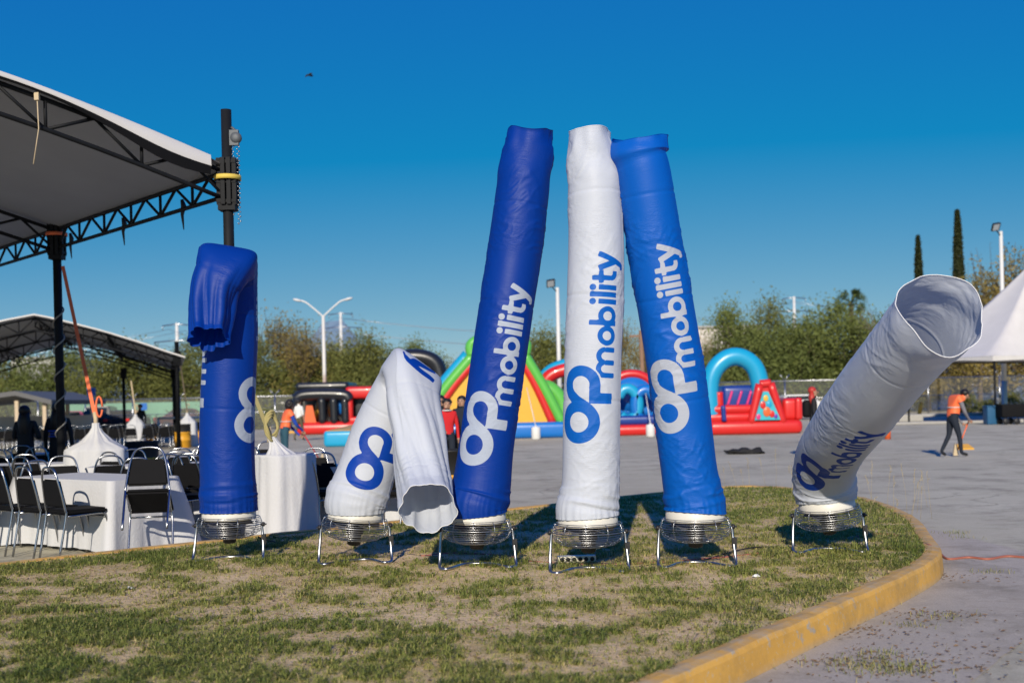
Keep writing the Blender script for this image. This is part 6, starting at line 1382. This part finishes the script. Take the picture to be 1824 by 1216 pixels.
# two people with long dark hair standing in the shade
person((XatD(46, 18.6), 18.6, 0), PI * .95, 1.56, 'long haired person in black seen from behind, arms folded forward', {'top': 'black', 'legs': 'black'}, {'elL': (-.25, -.02, 1.12), 'wrL': (-.12, -.2, 1.12), 'haL': (-.04, -.22, 1.14), 'elR': (.25, -.02, 1.12), 'wrR': (.12, -.2, 1.14), 'haR': (.04, -.22, 1.16)}, 'long')
pB = person((XatD(104, 18.9), 18.9, 0), PI * 1.05, 1.60, 'long haired person in a black top with blue back print by the tent post', {'top': 'black', 'legs': 'black'}, None, 'long')
mb = MB()
for k, (w_, z) in enumerate(((.26, 1.13), (.20, 1.085), (.24, 1.04))): mb.box((0, .139, z), (w_, .006, .022))
mb.build('back_print', SK['blue'], pB)
# sweeper in an orange vest, bent over a broom
pc = Vector((XatD(507, 27.0, 800), 27.0, 0)); rc = math.radians(118)
person(pc, rc, 1.62, 'curly haired sweeper in an orange vest and blue shirt leaning over a broom', {'top': 'blue', 'legs': 'teal'}, {'elL': (-.24, -.24, 1.05), 'wrL': (-.12, -.42, .92), 'haL': (-.10, -.47, .86), 'elR': (.22, -.22, 1.02), 'wrR': (.08, -.40, .80), 'haR': (.05, -.46, .75)}, 'curly', vest=True, lean=math.radians(16))
h1 = pc + Matrix.Rotation(rc, 3, 'Z') @ Vector((-.02, -.50, .80)) * (1.62 / 1.7); fo = pc + Matrix.Rotation(rc, 3, 'Z') @ Vector((.05, -.95, .0)); fo.z = .02
stick('broom', fo, h1 + (h1 - fo).normalized() * .35, .014, V['red'], 'red handled broom held by the curly haired sweeper', 'broom', True, M['rope'])
person((XatD(533, 47.5, 760), 47.5, 0), math.radians(150), 1.72, 'person in a white T shirt and olive trousers walking away', {'top': 'white', 'legs': 'olive', 'fore': 'skin'}, {'knL': (-.09, -.10, .50), 'anL': (-.09, -.10, .09), 'toL': (-.1, -.24, .04), 'knR': (.09, .06, .48), 'anR': (.09, .22, .12), 'toR': (.1, .10, .03)}, 'short')
person((XatD(797, 22, 760), 22, 0), math.radians(12), 1.53, 'person in a red sweater over a white collar, standing between the dancers', {'top': 'red', 'legs': 'denim'}, {'elL': (-.24, -.04, 1.12), 'wrL': (-.16, -.18, 1.0), 'haL': (-.10, -.22, .99)}, 'short')
o = MB(); o.lathe([(.085, 1.30), (.10, 1.285), (.095, 1.31)], seg=16, cap=False); cl = o.build('collar', SK['white'], [q for q in COL.objects if q.get('label', '').startswith('person in a red sweater')][0])
pf = person((XatD(786, 22.5, 760), 22.5, 0), math.radians(15), 1.60, 'dark haired person in sunglasses and a black top beside the red sweater', {'top': 'black', 'legs': 'black'}, None, 'long')
mb = MB(); hz = 1.58 * 1.6 / 1.7
for q in (-1, 1): mb.box((q * .036, -.095, hz), (.055, .02, .036))
mb.build('sunglasses', M['black_plastic'], pf)
person((XatD(823, 22.3, 760), 22.3, 0), math.radians(-15), 1.58, 'person in dark clothes mostly hidden behind the tall royal blue dancer', {'top': 'denim', 'legs': 'black', 'fore': 'skin'}, None, 'long')
# red haired person with a backpack
pr_ = person((XatD(1450, 26, 760), 26, 0), math.radians(80), 1.62, 'red haired person in black with a backpack walking behind the bent white dancer', {'top': 'black', 'legs': 'denim'}, None, 'long', 'hair_r')
mb = MB(); soft_box(mb, -.15, .15, .07, .25, .92, 1.32, bev=.08); mb.build('backpack', M['black_vinyl'], pr_)
# sweeper at the right
pi_ = Vector((XatD(1697, 25.1, 790), 25.1, 0)); ri = math.radians(96)
person(pi_, ri, 1.62, 'sweeper in an orange vest over a grey hoodie leaning on a broom, walking', {'top': 'grey', 'legs': 'denim'}, {'jaw': (0, -.30, 1.36), 'head': (0, -.335, 1.42), 'crown': (0, -.345, 1.495), 'neck': (0, -.21, 1.345), 'elL': (-.22, -.20, 1.02), 'wrL': (-.12, -.34, .86), 'haL': (-.08, -.40, .82), 'elR': (.22, -.16, .98), 'wrR': (.10, -.28, .78), 'haR': (.06, -.34, .74), 'knL': (-.09, -.12, .48), 'anL': (-.09, -.16, .09), 'toL': (-.1, -.31, .04), 'knR': (.09, .04, .50), 'anR': (.09, .24, .12), 'toR': (.1, .12, .035)}, 'short', vest=True, lean=math.radians(12))
h1 = pi_ + Matrix.Rotation(ri, 3, 'Z') @ Vector((.02, -.40, .80)) * (1.62 / 1.7); fo = pi_ + Matrix.Rotation(ri, 3, 'Z') @ Vector((.12, -.12, 0)); fo.z = .02
stick('broom', fo, h1 + (h1 - fo).normalized() * .08, .015, V['orange'], 'orange handled broom held by the sweeper in the grey hoodie', 'broom', True, M['rope'])
person((XatD(250, 49, 750), 49, 0), .2, 1.68, 'person in a dark jacket and white shirt standing near the far chairs', {'top': 'black', 'legs': 'denim'}, None, 'short')
# ================================================================== small things
t = thing('dustpan', 'yellow dustpan lying on the pavement behind the grey hooded sweeper', 'dustpan', G(1717, 800)); mb = MB(); mb.add([(-.2, -.12, .0), (.2, -.12, .0), (.16, .14, .0), (-.16, .14, .0), (-.2, -.12, .03), (.2, -.12, .03), (.16, .14, .13), (-.16, .14, .13)], [(3, 2, 1, 0), (4, 5, 6, 7), (1, 2, 6, 5), (2, 3, 7, 6), (3, 0, 4, 7), (0, 1, 5, 4)]); mb.build('pan', V['yellow'], t); mb = MB(); mb.tube([(0, .14, .08), (0, .36, .05)], .018, 6); mb.build('handle', V['yellow'], t, fix=False)
mb = MB(); bm = bmesh.new(); bmesh.ops.create_icosphere(bm, subdivisions=4, radius=1)
for v in bm.verts:
    n_ = mnoise.fractal(v.co * 1.6, 1, 2, 4); v.co = Vector((v.co.x * (.50 + .12 * n_), v.co.y * (.22 + .1 * n_), max(-.02, v.co.z * (.07 + .10 * mnoise.noise(v.co * 2.3)) + .05 * n_ + .04)))
me = bpy.data.meshes.new('heap'); bm.to_mesh(me); bm.free(); me.materials.append(SK['black']); [setattr(p, 'use_smooth', True) for p in me.polygons]; o = obj('cloth_heap', me, None, G(1330, 808)); tag(o, 'crumpled black cloth lying on the open pavement', 'cloth')
c = P(552, 135, 38); t = thing('bird', 'small bird gliding high in the clear sky', 'bird', c, .6); mb = MB(); mb.tube(spline([(-.13, 0, 0), (-.05, 0, .01), (.06, 0, .005), (.13, 0, 0)], 4), [.006, .015, .024, .030, .034, .036, .036, .034, .03, .026, .02, .012, .004], 8); mb.build('body', SK['black'], t, fix=False)
for s in (-1, 1): mb = MB(); mb.add([(.06, 0, .015), (-.05, 0, .015), (-.06, s * .13, .05), (.03, s * .13, .05), (-.07, s * .25, .015), (-.02, s * .26, .015)], [(0, 1, 2, 3), (3, 2, 4, 5)]); mb.build('wing', mat('bird_wing', (.10, .09, .08)), t, fix=False)
for x, y, s in ((1348, 1026, .032), (232, 1047, .028), (700, 700, 0), (318, 1103, .025)):
    if s: bm = bmesh.new(); bmesh.ops.create_icosphere(bm, subdivisions=2, radius=s); [setattr(v, 'co', Vector((v.co.x * (1 + .5 * mnoise.noise(v.co * 30)), v.co.y * .6, max(0, v.co.z * .5 * (1 + mnoise.noise(v.co * 40)))))) for v in bm.verts]; me = bpy.data.meshes.new('scrap'); bm.to_mesh(me); bm.free(); me.materials.append(M['white_paint']); tag(obj('paper_scrap', me, None, G(x, y, .165)), {1348: 'white paper scrap on the grass below the bent white dancer', 232: 'pale stone on the grass left of the blowers', 318: 'small pale scrap in the thick grass'}[x], 'litter')
